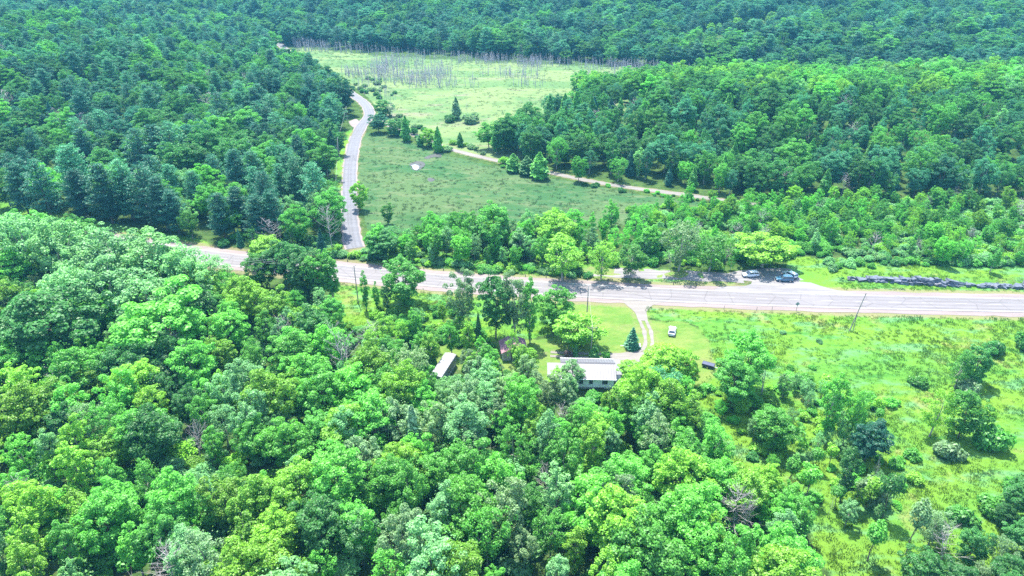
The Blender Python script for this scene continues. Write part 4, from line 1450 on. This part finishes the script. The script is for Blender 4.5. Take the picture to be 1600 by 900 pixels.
def mass_object(name, pts, rots, scls, picks, protos, label, cat=None, colours=None):
    me = bpy.data.meshes.new(name)
    n = len(pts)
    me.vertices.add(n)
    me.vertices.foreach_set("co", np.asarray(pts, np.float32).ravel())
    a = me.attributes.new("pick", 'INT', 'POINT')
    a.data.foreach_set("value", np.asarray(picks, np.int32))
    r = np.zeros((n, 3), np.float32)
    r[:, 2] = rots
    a = me.attributes.new("rot", 'FLOAT_VECTOR', 'POINT')
    a.data.foreach_set("vector", r.ravel())
    a = me.attributes.new("scl", 'FLOAT_VECTOR', 'POINT')
    a.data.foreach_set("vector", np.asarray(scls, np.float32).ravel())
    if colours is not None:
        a = me.attributes.new("leaf_colour", 'FLOAT_COLOR', 'POINT')
        a.data.foreach_set("color", np.asarray(colours, np.float32).ravel())
    o = link(name, me)
    md = o.modifiers.new("scatter", 'NODES')
    md.node_group = scatter_tree(protos, name)
    tag(o, label, cat, kind='stuff')
    return o


MASSLABEL = {'maple_tree': "mass of round-crowned trees on the knoll, hill and far forest", 'ash_tree': "mass of loose-crowned trees on the knoll, hill and far forest", 'aspen_tree': "mass of slim trees on the wooded knoll",
             'pine_tree': "mass of pines over the far wooded slopes", 'spruce_tree': "mass of pointed spruces on the hill beside the side road", 'cedar_tree': "mass of dense cedars in the far forest and knoll",
             'bush': "undergrowth of leafy bushes under and between the trees", 'dead_tree': "scattered leafless trees among the far woods", 'snag': "mass of bare grey trunks along the marsh", 'sapling': "thin saplings in the scrub", 'larch_tree': "larches"}
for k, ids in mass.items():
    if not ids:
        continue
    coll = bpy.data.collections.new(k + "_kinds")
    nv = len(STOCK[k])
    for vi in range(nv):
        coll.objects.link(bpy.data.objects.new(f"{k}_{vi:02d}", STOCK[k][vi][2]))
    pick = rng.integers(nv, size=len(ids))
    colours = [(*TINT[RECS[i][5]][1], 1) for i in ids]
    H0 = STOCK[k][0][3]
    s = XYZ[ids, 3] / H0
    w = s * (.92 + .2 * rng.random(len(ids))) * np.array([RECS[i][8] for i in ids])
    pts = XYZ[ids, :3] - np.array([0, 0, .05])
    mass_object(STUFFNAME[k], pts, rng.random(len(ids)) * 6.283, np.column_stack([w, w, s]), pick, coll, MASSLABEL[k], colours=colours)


# ------------------------------------------------------------------ grass tufts
def tuft(seed, h, n, spread, wid):
    rg = np.random.default_rng(seed)
    v = []
    for _ in range(n):
        a, r = rg.random() * 6.283, spread * math.sqrt(rg.random())
        x, y = math.cos(a) * r, math.sin(a) * r
        b = rg.random() * 6.283
        hh = h * (.55 + .6 * rg.random())
        lx, ly = math.cos(a) * hh * .35 + rg.normal() * .1, math.sin(a) * hh * .35 + rg.normal() * .1
        dx, dy = math.cos(b) * wid, math.sin(b) * wid
        v += [(x - dx, y - dy, -.05), (x + dx, y + dy, -.05), (x + lx + dx * .5, y + ly + dy * .5, hh), (x + lx - dx * .5, y + ly - dy * .5, hh)]
    return np.array(v)


def grass(name, polys, box, step, zone, h, spread, wid, label, prob, minroad=7.6, smin=.6, smax=1.3, n=26):
    coll = bpy.data.collections.new(name + "_tufts")
    mat = tuft_mat(zone)
    for k in range(4):
        coll.objects.link(bpy.data.objects.new(f"{name}_{k}", leaf_mesh(f"{name}_tuft", tuft(900 + k, h, n, spread, wid), mat)))
    x0, x1, y0, y1 = box
    X, Y = np.meshgrid(np.arange(x0, x1, step), np.arange(y0, y1, step))
    x = (X + rng.uniform(-.5, .5, X.shape) * step).ravel()
    y = (Y + rng.uniform(-.5, .5, Y.shape) * step).ravel()
    u, v, d = proj(x, y, np.zeros_like(x))
    ok = np.zeros(len(x), bool)
    for p in polys:
        ok |= in_poly(u, v, p)
    ok &= (u > -120) & (u < 1720) & (v < 1000) & (d > 5)
    ok &= rng.random(len(x)) < prob * (.35 + 1.1 * vnoise(x, y, 6, 51))
    x, y = x[ok], y[ok]
    ok = (dist_line(x, y, HWY) > minroad) & (dist_line(x, y, SIDE) > 4.4) & (dist_line(x, y, TRAIL) > 2.0) & (dist_line(x, y, OLDROAD) > 3.4) & (dist_line(x, y, DRIVE) > 2.0) & (np.hypot(x - PARK_C[0], (y - PARK_C[1]) * 1.6) > 16)
    ok &= np.hypot(x - HOUSE_C[0], y - HOUSE_C[1]) > 9
    x, y = x[ok], y[ok]
    z = height(x, y)
    s = rng.uniform(smin, smax, len(x)) * (.7 + .7 * vnoise(x, y, 9, 52))
    mass_object(name, np.column_stack([x, y, z]), rng.random(len(x)) * 6.283, np.column_stack([s, s, s * rng.uniform(.7, 1.3, len(x))]), rng.integers(4, size=len(x)), coll, label)


grass("meadow_grass", MEADOW, (-90, 190, 45, 245), .85, 'meadow', .27, .5, .05, "tall lime green grass and weeds of the open meadow and verges", .62)
grass("marsh_grass", MARSH, (-250, 200, 250, 640), 2.2, 'marsh', .30, 1.0, .10, "pale green marsh grass tussocks", .22, n=22)
grass("sedge_tussocks", SEDGE, (-70, 120, 215, 350), 1.25, 'sedge', .26, .6, .06, "dark olive sedge tussocks of the meadow by the side road", .25, n=22)
# ------------------------------------------------------------------ buildings
def P2(px, py, z=0.0):
    return Vector(P(px, py, z))


def build_house():
    c = P2(917, 592)
    root = empty("house", (c.x, c.y, 0), R(-2))
    tag(root, "white house with a pale ribbed metal gable roof and low side wing", "house")
    L, W, wh, rh = 11.4, 7.4, 2.9, 4.35              # length along x, width along y, eaves, ridge
    hx, hy = L / 2, W / 2
    MB().box(-hx - .04, hx + .04, -hy - .04, hy + .04, -.3, .45).build("foundation", M['concrete'], root)
    m = MB().box(-hx, hx, -hy, hy, .45, wh)
    for sx in (-hx, hx - .15):
        m.prism([(-hy, wh + .002), (hy, wh + .002), (0, rh - .08)], sx, sx + .15, 'x')
    m.build("wall", M['white'], root)
    e, ov = .45, .4
    for sg, nm in ((-1, "front"), (1, "back")):
        k = (rh - wh) / hy
        y1, z1 = sg * (hy + ov), wh - k * ov
        a = [(0, rh), (y1, z1), (y1, z1 + .14), (0, rh + .14)]
        slope = MB().prism(a, -hx - e, hx + e, 'x').build("roof_slope", M['roofwhite'], root)
        ribs = MB()
        x = -hx - e + .3
        while x < hx + e:
            ribs.prism([(sg * .1, rh + .14 - .1 * k), (y1, z1 + .142), (y1, z1 + .19), (sg * .1, rh + .19 - .1 * k)], x - .03, x + .03, 'x')
            x += .61
        tag(ribs.build("roof_rib", M['roofseam'], slope), kind="stuff")
        MB().box(-hx - e, hx + e, min(y1, y1 + sg * .12), max(y1, y1 + sg * .12), z1 - .06, z1 + .12).build("gutter", M['white'], root)
    MB().prism([(-.28, rh + .07), (0, rh + .2), (.28, rh + .07), (0, rh + .26)], -hx - e - .02, hx + e + .02, 'x').build("ridge_cap", M['roofseam'], root)

    def window(x, y, w, h, zc, sg):
        f = MB()
        t = .07
        y0, y1 = (y - .05, y + .03) if sg < 0 else (y - .03, y + .05)
        f.box(x - w / 2 - t, x - w / 2, y0, y1, zc - h / 2 - t, zc + h / 2 + t).box(x + w / 2, x + w / 2 + t, y0, y1, zc - h / 2 - t, zc + h / 2 + t)
        f.box(x - w / 2, x + w / 2, y0, y1, zc + h / 2, zc + h / 2 + t).box(x - w / 2, x + w / 2, y0, y1, zc - h / 2 - t, zc - h / 2)
        f.box(x - .025, x + .025, y0, y1, zc - h / 2, zc + h / 2)
        w_ = f.build("window", M['trim'], root)
        MB().box(x - w / 2, x + w / 2, y - .015, y + .015, zc - h / 2, zc + h / 2).build("pane", M['darkglass'], w_)
    for x, w in ((-4.2, 1.3), (-1.6, .8), (.6, .7), (3.7, 1.1)):
        window(x, -hy - .02, w, 1.05, 1.85, -1)
    for x, w in ((-4.2, 1.4), (-1.2, 1.1), (4.1, 1.5)):
        window(x, hy + .02, w, 1.05, 1.85, 1)
    d = MB().box(1.3, 2.25, hy + .005, hy + .06, .46, 2.5).build("door", M['trim'], root)
    MB().tube([(2.12, hy + .06, 1.45), (2.12, hy + .13, 1.45)], .035, 6).build("handle", M['steel'], d)
    MB().box(1.1, 2.45, hy + .06, hy + 1.1, -.1, .42).build("step", M['concrete'], root)
    MB().tube([(-2.4, .9, rh - .6), (-2.4, .9, rh + .6)], .12, 8).build("vent_pipe", M['steel'], root)
    # dark walk-out doorway in the foundation on the woods side
    MB().box(1.6, 3.6, -hy - .10, -hy - .05, -.2, .42).build("crawlspace_hatch", M['darkwood'], root)
    # low wing on the west side and a lower porch roof on the east
    wx = -hx - .05
    w = MB().box(wx - 3.1, wx, -2.2, 2.0, 0, 2.2).build("wing", M['white'], root)
    MB().prism([(-2.5, 2.26), (2.3, 2.6), (2.3, 2.74), (-2.5, 2.4)], wx - 3.4, wx - .01, 'x').build("wing_roof", M['roofwhite'], w)
    px = hx + .5
    pr = MB().prism([(-1.6, 2.35), (3.9, 2.75), (3.9, 2.87), (-1.6, 2.47)], px, px + 1.6, 'x').build("porch_roof", M['roofwhite'], root)
    for y in (-1.4, 3.7):
        MB().box(px + 1.40, px + 1.52, y - .06, y + .06, 0, 2.36 + (.35 if y > 0 else 0)).build("porch_post", M['white'], root)
    MB().box(px, px + 1.6, -1.5, 3.8, -.1, .3).build("porch_deck", M['shedwall'], root)


def build_shed():
    c = P2(802, 553)
    root = empty("shed", (c.x, c.y, h1(c.x, c.y)), R(8))
    tag(root, "grey boarded shed with a rusty purple-red gable roof behind a sapling", "shed")
    hx, hy, wh, rh = 2.9, 2.6, 2.3, 3.7
    w = MB().box(-hx, hx, -hy, hy, -.2, wh)
    for sy in (-hy, hy - .12):
        w.prism([(-hx, wh + .002), (hx, wh + .002), (0, rh - .07)], sy, sy + .12, 'y')
    w.build("wall", M['shedwall'], root)
    k = (rh - wh) / hx
    for sg in (-1, 1):
        x1 = sg * (hx + .35)
        MB().prism([(0, rh), (x1, wh - k * .35), (x1, wh - k * .35 + .1), (0, rh + .1)], -hy - .3, hy + .3, 'y').build("roof_slope", M['rust'], root)
    for i in range(14):
        x = -hx + .2 + i * .42
        MB().box(x - .19, x + .19, -hy - .045, -hy - .005, -.1, wh - .02).build("plank", M['shedwall'], root)
    d = MB().box(-.9, .9, -hy - .1, -hy - .05, -.05, 2.05).build("door", M['darkwood'], root)
    MB().box(.55, .62, -hy - .14, -hy - .1, .9, 1.15).build("handle", M['steel'], d)


def build_trailer_home():
    a, b = P2(704, 553, 2.9), P2(681, 588, 2.9)
    mid = (a + b) / 2
    ang = math.atan2(a.y - b.y, a.x - b.x)
    L = (a - b).length
    root = empty("mobile_home", (mid.x, mid.y, h1(mid.x, mid.y)), ang)
    tag(root, "long narrow white mobile home parked among the trees west of the house", "mobile home")
    hx, hy = L / 2, 1.35
    MB().box(-hx, hx, -hy, hy, .6, 2.8).build("body", M['trailerwhite'], root)
    prof = [(-hy - .06, 2.8)] + [(y, 2.83 + .2 * (1 - (y / hy) ** 2)) for y in np.linspace(-hy - .06, hy + .06, 9)] + [(hy + .06, 2.8)]
    MB().prism(prof, -hx - .1, hx + .1, 'x').build("roof", M['trailerwhite'], root)
    for x in np.arange(-hx + 1.0, hx - .5, 1.25):
        MB().prism([(-hy, 2.86), (0, 3.045), (hy, 2.86), (hy, 2.89), (0, 3.075), (-hy, 2.89)], x - .03, x + .03, 'x').build("roof_seam", M['roofseam'], root)
    for sg in (-1, 1):
        for x in (-3.2, 0, 3.0):
            f = MB().box(x - .55, x + .55, sg * (hy + .02) - .02, sg * (hy + .02) + .02, 1.55, 2.35).build("window", M['trim'], root)
            MB().box(x - .48, x + .48, sg * (hy + .05) - .02, sg * (hy + .05) + .02, 1.62, 2.28).build("pane", M['darkglass'], f)
    MB().box(-hx + .05, hx - .05, -hy + .05, hy - .05, -.1, .6).build("skirting", M['shedwall'], root)
    MB().box(-hx - 1.1, -hx, -.08, .08, .4, .52).build("tongue", M['steel'], root)
    MB().tube([(1.2, .4, 2.95), (1.2, .4, 3.35)], .09, 8).build("vent_pipe", M['steel'], root)


# ------------------------------------------------------------------ vehicles
def wheel(root, x, y, r=.34, w=.22):
    m = MB().tube([(x, y - w / 2, r), (x, y + w / 2, r)], r, 16)
    t = m.build("wheel", M['tyre'], root)
    s = 1 if y > 0 else -1
    MB().tube([(x, y + s * (w / 2 - .03), r), (x, y + s * (w / 2 + .012), r)], r * .62, 12).build("rim", M['rim'], t)


def car(name, label, loc, rotz, paint, L=4.7, W=1.85, H=1.68, style='suv', group=None):
    root = empty(name, loc, rotz)
    tag(root, label, "car" if style != 'pickup' else "pickup truck", group)
    hl, hw = L / 2, W / 2
    belt = H * .60
    # body: cross-sections along the length (x, half width, z bottom, z top)
    if style == 'pickup':
        secs = [(-hl, .86, .5, belt - .02), (-hl + .12, .97, .38, belt + .02), (-.35 * L, 1, .3, belt + .04), (-.02 * L, 1, .28, belt + .03), (.22 * L, 1, .28, belt + .0), (.40 * L, .98, .3, belt - .06), (hl - .1, .92, .34, belt - .16), (hl, .82, .42, belt - .3)]
    else:
        secs = [(-hl, .84, .5, belt - .06), (-hl + .14, .95, .36, belt + .02), (-.30 * L, 1, .28, belt + .05), (0, 1, .26, belt + .02), (.20 * L, 1, .26, belt - .02), (.36 * L, .97, .28, belt - .12), (hl - .12, .90, .32, belt - .24), (hl, .78, .42, belt - .36)]
    v, f = [], []
    for x, k, zb, zt in secs:
        w = hw * k
        v += [(x, -w * .9, zb), (x, -w, zb + .14), (x, -w, zt - .16), (x, -w * .93, zt - .02), (x, -w * .5, zt + .02), (x, w * .5, zt + .02), (x, w * .93, zt - .02), (x, w, zt - .16), (x, w, zb + .14), (x, w * .9, zb)]
    n = 10
    for i in range(len(secs) - 1):
        for j in range(n):
            f.append((i * n + j, i * n + (j + 1) % n, (i + 1) * n + (j + 1) % n, (i + 1) * n + j))
    f.append(tuple(range(n - 1, -1, -1)))
    f.append(tuple((len(secs) - 1) * n + j for j in range(n)))
    MB().add(v, f).build("body", paint, root, smooth=False)
    # cabin of glass with a painted roof and pillars
    if style == 'pickup':
        b0, b1, t0, t1 = -.12 * L, .24 * L, -.09 * L, .13 * L
    elif style == 'hatch':
        b0, b1, t0, t1 = -.47 * L, .24 * L, -.34 * L, .06 * L
    else:
        b0, b1, t0, t1 = -.485 * L, .24 * L, -.42 * L, .08 * L
    zb, zt = belt - .02, H - .07
    wb, wt = hw * .93, hw * .74
    vv = [(b0, -wb, zb), (b1, -wb, zb), (b1, wb, zb), (b0, wb, zb), (t0, -wt, zt), (t1, -wt, zt), (t1, wt, zt), (t0, wt, zt)]
    MB().add(vv, [(0, 3, 2, 1), (4, 5, 6, 7), (0, 1, 5, 4), (1, 2, 6, 5), (2, 3, 7, 6), (3, 0, 4, 7)]).build("window_glass", M['darkglass'], root)
    r = MB()
    r.add([(t0 - .06, -wt - .03, zt - .02), (t1 + .06, -wt - .03, zt - .02), (t1 + .06, wt + .03, zt - .02), (t0 - .06, wt + .03, zt - .02), (t0 + .05, -wt + .1, zt + .07), (t1 - .12, -wt + .1, zt + .07), (t1 - .12, wt - .1, zt + .07), (t0 + .05, wt - .1, zt + .07)],
          [(0, 3, 2, 1), (4, 5, 6, 7), (0, 1, 5, 4), (1, 2, 6, 5), (2, 3, 7, 6), (3, 0, 4, 7)])
    r.build("roof", paint, root)
    p = MB()
    for sy in (-1, 1):
        for xb, xt in ((b0, t0), (b1, t1), ((b0 + b1) / 2 - .1, (t0 + t1) / 2 - .05)):
            p.tube([(xb, sy * (wb + .005), zb), (xt, sy * (wt + .015), zt)], .05, 5)
    p.build("pillar", paint, root)
    for sx in (-.31 * L, .31 * L):
        for sy in (-1, 1):
            wheel(root, sx, sy * (hw - .08), .36 if style == 'pickup' else .34)
    for sy in (-1, 1):
        MB().box(hl - .16, hl - .03, sy * hw * .62 - .2, sy * hw * .62 + .2, belt - .42, belt - .28).build("headlight", M['lamp'], root)
        MB().box(-hl - .012, -hl + .1, sy * hw * .70 - .12, sy * hw * .70 + .12, belt - .34, belt - .08).build("taillight", M['redlamp'], root)
        MB().box(b1 - .32, b1 - .14, sy * (hw + .06) - .09, sy * (hw + .06) + .09, belt + .0, belt + .15).build("mirror", paint, root)
    for x, w in ((hl - .04, .78), (-hl - .05, .84)):
        MB().box(x - .05, x + .1, -hw * w, hw * w, .34, .52).build("bumper", M['navy'] if style != 'hatch' else paint, root)
    if style == 'suv':
        for sy in (-1, 1):
            MB().tube([(t0 + .15, sy * (wt - .12), zt + .14), (t1 - .25, sy * (wt - .12), zt + .14)], .025, 5).build("roof_rail", M['steel'], root)
    if style == 'pickup':
        MB().box(-hl + .12, -.16 * L, -hw * .78, hw * .78, belt + .055, belt + .10).build("bed_cover", M['navy'], root)
    MB().box(hl - .02, hl + .012, -hw * .45, hw * .45, belt - .44, belt - .30).build("grille", M['tyre'], root)


def utility_trailer():
    c = P2(1106, 575)
    root = empty("utility_trailer", (c.x, c.y, h1(c.x, c.y)), R(-28))
    tag(root, "low navy blue box trailer on the mown lawn beside the large tree", "trailer")
    MB().box(-1.4, 1.4, -.7, .7, .42, .50).build("deck", M['navy'], root)
    for y in (-.7, .66):
        MB().box(-1.4, 1.4, y, y + .04, .502, 1.0).build("side_board", M['navy'], root)
    for x in (-1.4, 1.36):
        MB().box(x, x + .04, -.655, .655, .502, 1.0).build("end_board", M['navy'], root)
    MB().box(-1.34, 1.34, -.64, .64, .85, .97).build("cover", M['navy'], root)
    MB().box(1.4, 2.3, -.05, .05, .40, .48).build("tongue", M['steel'], root)
    for y in (-.8, .8):
        wheel(root, 0, y, .3, .18)


def flat_trailer():
    c = P2(988, 543)
    root = empty("flatbed_trailer", (c.x, c.y, 0), R(-2))
    tag(root, "narrow flat trailer with white rails in front of the small spruce", "trailer")
    MB().box(-1.9, 1.9, -.6, .6, .5, .58).build("deck", M['shedwall'], root)
    for y in (-.66, .60):
        MB().box(-1.95, 1.95, y, y + .06, .52, .82).build("rail", M['white'], root)
    MB().box(1.9, 1.96, -.595, .595, .52, .82).build("end_rail", M['white'], root)
    MB().box(-3.0, -1.95, -.05, .05, .46, .54).build("tongue", M['steel'], root)
    for y in (-.75, .75):
        wheel(root, .1, y, .29, .17)


# ------------------------------------------------------------------ poles, wires, signs, guide rail posts
def pole(px, base, H, label, arm=True, lean=(0, 0), strut=False, mat='polewood', name="utility_pole", armrot=0.0, r=.15):
    x, y, _ = P(px, base)
    z = h1(x, y)
    root = empty(name, (x, y, z))
    tag(root, label, "utility pole")
    tp = Vector((lean[0], lean[1], H))
    MB().tube([(0, 0, -.5), tuple(tp)], [r, r * .68], 8).build("pole", M[mat], root)
    if arm:
        c = tp * ((H - .45) / H)
        dx, dy = math.cos(armrot), math.sin(armrot)
        MB().tube([(c.x - dx * 1.2, c.y - dy * 1.2, c.z), (c.x + dx * 1.2, c.y + dy * 1.2, c.z)], .07, 5).build("crossarm", M['polewood'], root)
        for k in (-1.05, 0, 1.05):
            MB().tube([(c.x + dx * k, c.y + dy * k, c.z + .07), (c.x + dx * k, c.y + dy * k, c.z + .28)], [.05, .035], 6).build("insulator", M['trim'], root)
    if strut:
        MB().tube([(1.1, .2, -.4), tuple(tp * .48)], [.10, .08], 7).build("strut", M['polewood'], root)
    return Vector((x, y, z)) + tp


def wire(a, b, sag, label, r=.024, group="wires along the highway"):
    pts = [a.lerp(b, t) - Vector((0, 0, sag * 4 * t * (1 - t))) for t in np.linspace(0, 1, 17)]
    o = MB().tube([tuple(p) for p in pts], r, 4).build("overhead_wire", M['wire'])
    tag(o, label, "wire", group)


build_house()
build_shed()
build_trailer_home()

tops = []
tops.append(pole(-120, 410, 12.5, "utility pole at the wires' western end, past the picture's edge", armrot=R(80)))
tops.append(pole(178, 440, 13.5, "utility pole hidden by the mint-coloured grove", armrot=R(80)))
tops.append(pole(560, 474, 11.5, "slim utility pole beside the highway among the slim poplars", armrot=R(80)))
tops.append(pole(917, 491, 8.6, "bare brown utility pole at the lawn's corner by the highway", arm=False))
tops.append(pole(1327, 517, 10.8, "leaning utility pole with a prop in the meadow by the highway", arm=False, lean=(1.9, .4), strut=True))
tops.append(pole(1760, 530, 10.5, "utility pole past the picture's eastern edge by the highway", arm=False))
for k in range(2):
    for j, off in enumerate((-1.0, 0, 1.0)):
        dv = Vector((math.cos(R(80)) * off, math.sin(R(80)) * off, -.2))
        wire(tops[k] + dv, tops[k + 1] + dv, 1.3, ("highest", "middle", "lowest")[2 - j] + " of three thin wires crossing the woods " + ("west of the grove" if k == 0 else "from the grove to the poplars"))
wire(tops[2], tops[3], 1.2, "thin wire from the poplars to the lawn's corner pole")
wire(tops[3], tops[4], 1.2, "thin wire from the lawn's corner pole to the leaning pole")
wire(tops[4], tops[5], 1.2, "thin wire from the leaning pole past the picture's edge")
hp = pole(923, 556, 8.3, "pale pole with a crossarm beside the house's road side", arm=True, mat='palebark', armrot=R(4), r=.12)
wire(tops[3], hp, .7, "thin wire from the lawn's corner pole to the house pole", group=None)
pale1 = pole(440, 382, 9.0, "pale pole at the highway's bend by the yellow-green tree", arm=False, mat='palebark')
pale2 = pole(529, 330, 9.5, "pale pole beside the side road, nearest the highway", arm=False, mat='palebark')
pale3 = pole(531, 250, 9.5, "pale pole halfway along the side road", arm=False, mat='palebark')
pale4 = pole(544, 195, 9.5, "pale pole near the side road's bend", arm=False, mat='palebark')
wire(pale1, pale2, .8, "wire from the bend's pole to the side road", group="wires along the side road")
wire(pale2, pale3, 1.0, "wire along the side road's lower stretch", group="wires along the side road")
wire(pale3, pale4, 1.0, "wire along the side road's upper stretch", group="wires along the side road")

# diamond warning sign seen from behind
x, y, _ = P(1244, 486)
root = empty("road_sign", (x, y, h1(x, y)))
tag(root, "dark backed diamond road sign at the highway's edge", "road sign")
MB().box(-.05, .05, -.05, .05, -.3, 2.6).build("post", M['polewood'], root)
MB().prism([(0, 1.55), (.62, 2.17), (0, 2.79), (-.62, 2.17)], .06, .085, 'y').build("plate", M['signyellow'], root)

# guide rail posts on the highway's far shoulder and marker posts on the near one
t = np.gradient(HWY, axis=0)
t /= np.linalg.norm(t, axis=1)[:, None]
nrm = np.stack([-t[:, 1], t[:, 0]], -1)
postm = MB().box(-.10, .10, -.10, .10, -.3, .78).mesh("guide_post", M['darkwood'])
acc = 0.0
far_posts = []
for i in range(1, len(HWY)):
    acc += np.linalg.norm(HWY[i] - HWY[i - 1])
    if acc < 4.0:
        continue
    acc = 0.0
    q = HWY[i] + nrm[i] * 6.6
    u, v, d = proj(q[0], q[1], .4)
    if 532 < u < 1112:
        far_posts.append((u, q))
for u, q in far_posts:
    o = link("guide_post", postm, None, (q[0], q[1], h1(q[0], q[1])))
    tag(o, "short dark wooden guide post in the row along the highway's far shoulder", "post", "guide posts along the far shoulder")
for px, py, lab in ((1131, 484, "thin marker post nearest the driveway on the near shoulder"), (1206, 485, "thin marker post closest to the diamond road sign"), (1182, 486, "thin marker post in the tall weeds by the highway")):
    x, y, _ = P(px, py)
    o = MB().box(-.05, .05, -.03, .03, -.3, 1.3).build("marker_post", M['polewood'], None, loc=(x, y, h1(x, y)))
    tag(o, lab, "post")

car("parked_car", "white station-wagon style car parked behind the highway in the turnout", (*P(1172, 432)[:2], .09), R(184), M['carwhite'], 4.75, 1.85, 1.66)
car("parked_car", "dark blue car parked at the turnout's end", (*P(1225, 439)[:2], .09), R(176), M['carblue'], 4.8, 1.9, 1.72)
car("parked_car", "silver car parked behind the dark blue one at the turnout", (*P(1234, 432)[:2], .09), R(118), M['carsilver'], 4.6, 1.85, 1.6)
x, y, _ = P(1050, 520)
car("parked_car", "white hatchback parked alone on the mown lawn", (x, y, h1(x, y) + .02), R(74), M['carwhite'], 4.3, 1.78, 1.5, style='hatch')
utility_trailer()
flat_trailer()

# ------------------------------------------------------------------ low rock cut beside the highway
def rock_cut():
    line = ROCK
    cx, cy = line[0]
    root = empty("rock_cut", (cx, cy, 0))
    tag(root, "low dark blue-grey rock face along the highway's far side", "rock face")
    rg = np.random.default_rng(77)
    t = np.gradient(line, axis=0)
    t /= np.linalg.norm(t, axis=1)[:, None]
    n = np.stack([-t[:, 1], t[:, 0]], -1)
    i = 0
    while i < len(line) - 3:
        w = .9 + 1.9 * rg.random()
        Hh = (.7 + ROCKH * .8 * float(sm(0, 26, np.array(i)))) * (.75 + .4 * rg.random())
        Hh *= .35 + 1.0 * float(vnoise(i, 3.0, 9, 81))
        if Hh < .55:                                         # here grass has slumped over the face
            i += 2
            continue
        tiers = 2 if Hh > 1.0 else 1
        for k in range(tiers):
            p = line[i] + n[i] * (k * .55 + .35 + rg.normal() * .22)
            h0, hh = k * Hh / tiers, Hh / tiers
            bm = bmesh.new()
            bmesh.ops.create_cube(bm, size=1)
            bmesh.ops.subdivide_edges(bm, edges=bm.edges[:], cuts=1, use_grid_fill=True)
            for v in bm.verts:
                v.co = Vector((v.co.x * (w + .25) + rg.normal() * .16, v.co.y * 1.5 + rg.normal() * .2, (v.co.z + .5) * hh * 1.05 + rg.normal() * .13))
            me = bpy.data.meshes.new("rock")
            bm.to_mesh(me)
            bm.free()
            me.materials.append(M['palerock'] if rg.random() < .07 else M['rock'])
            o = link("rock", me, root)
            o.location = (p[0] - cx, p[1] - cy, -.15 + h0)
            o.rotation_euler = (rg.normal() * .1, rg.normal() * .1, math.atan2(t[i][1], t[i][0]) + rg.normal() * .18)
        i += max(1, int(w))


rock_cut()

# ------------------------------------------------------------------ air
hz = MB().box(-2900, 2900, -700, 3200, -12, 125)
me = hz.mesh("haze", None) if False else mesh_np("haze", hz.v, hz.f, [])
hm, nt, out = newmat("thin_air")
pv = N(nt, "ShaderNodeVolumePrincipled")
pv.inputs["Color"].default_value = (0.13, 0.52, 0.85, 1)
pv.inputs["Density"].default_value = 0.00013
pv.inputs["Anisotropy"].default_value = 0.0
nt.links.new(pv.outputs[0], out.inputs["Volume"])
me.materials.append(hm)
hazeo = link("haze", me)
tag(hazeo, kind="stuff")
print("records", len(RECS), "single", len(single), {k: (len(v), len(mass[k])) for k, v in byk.items()})
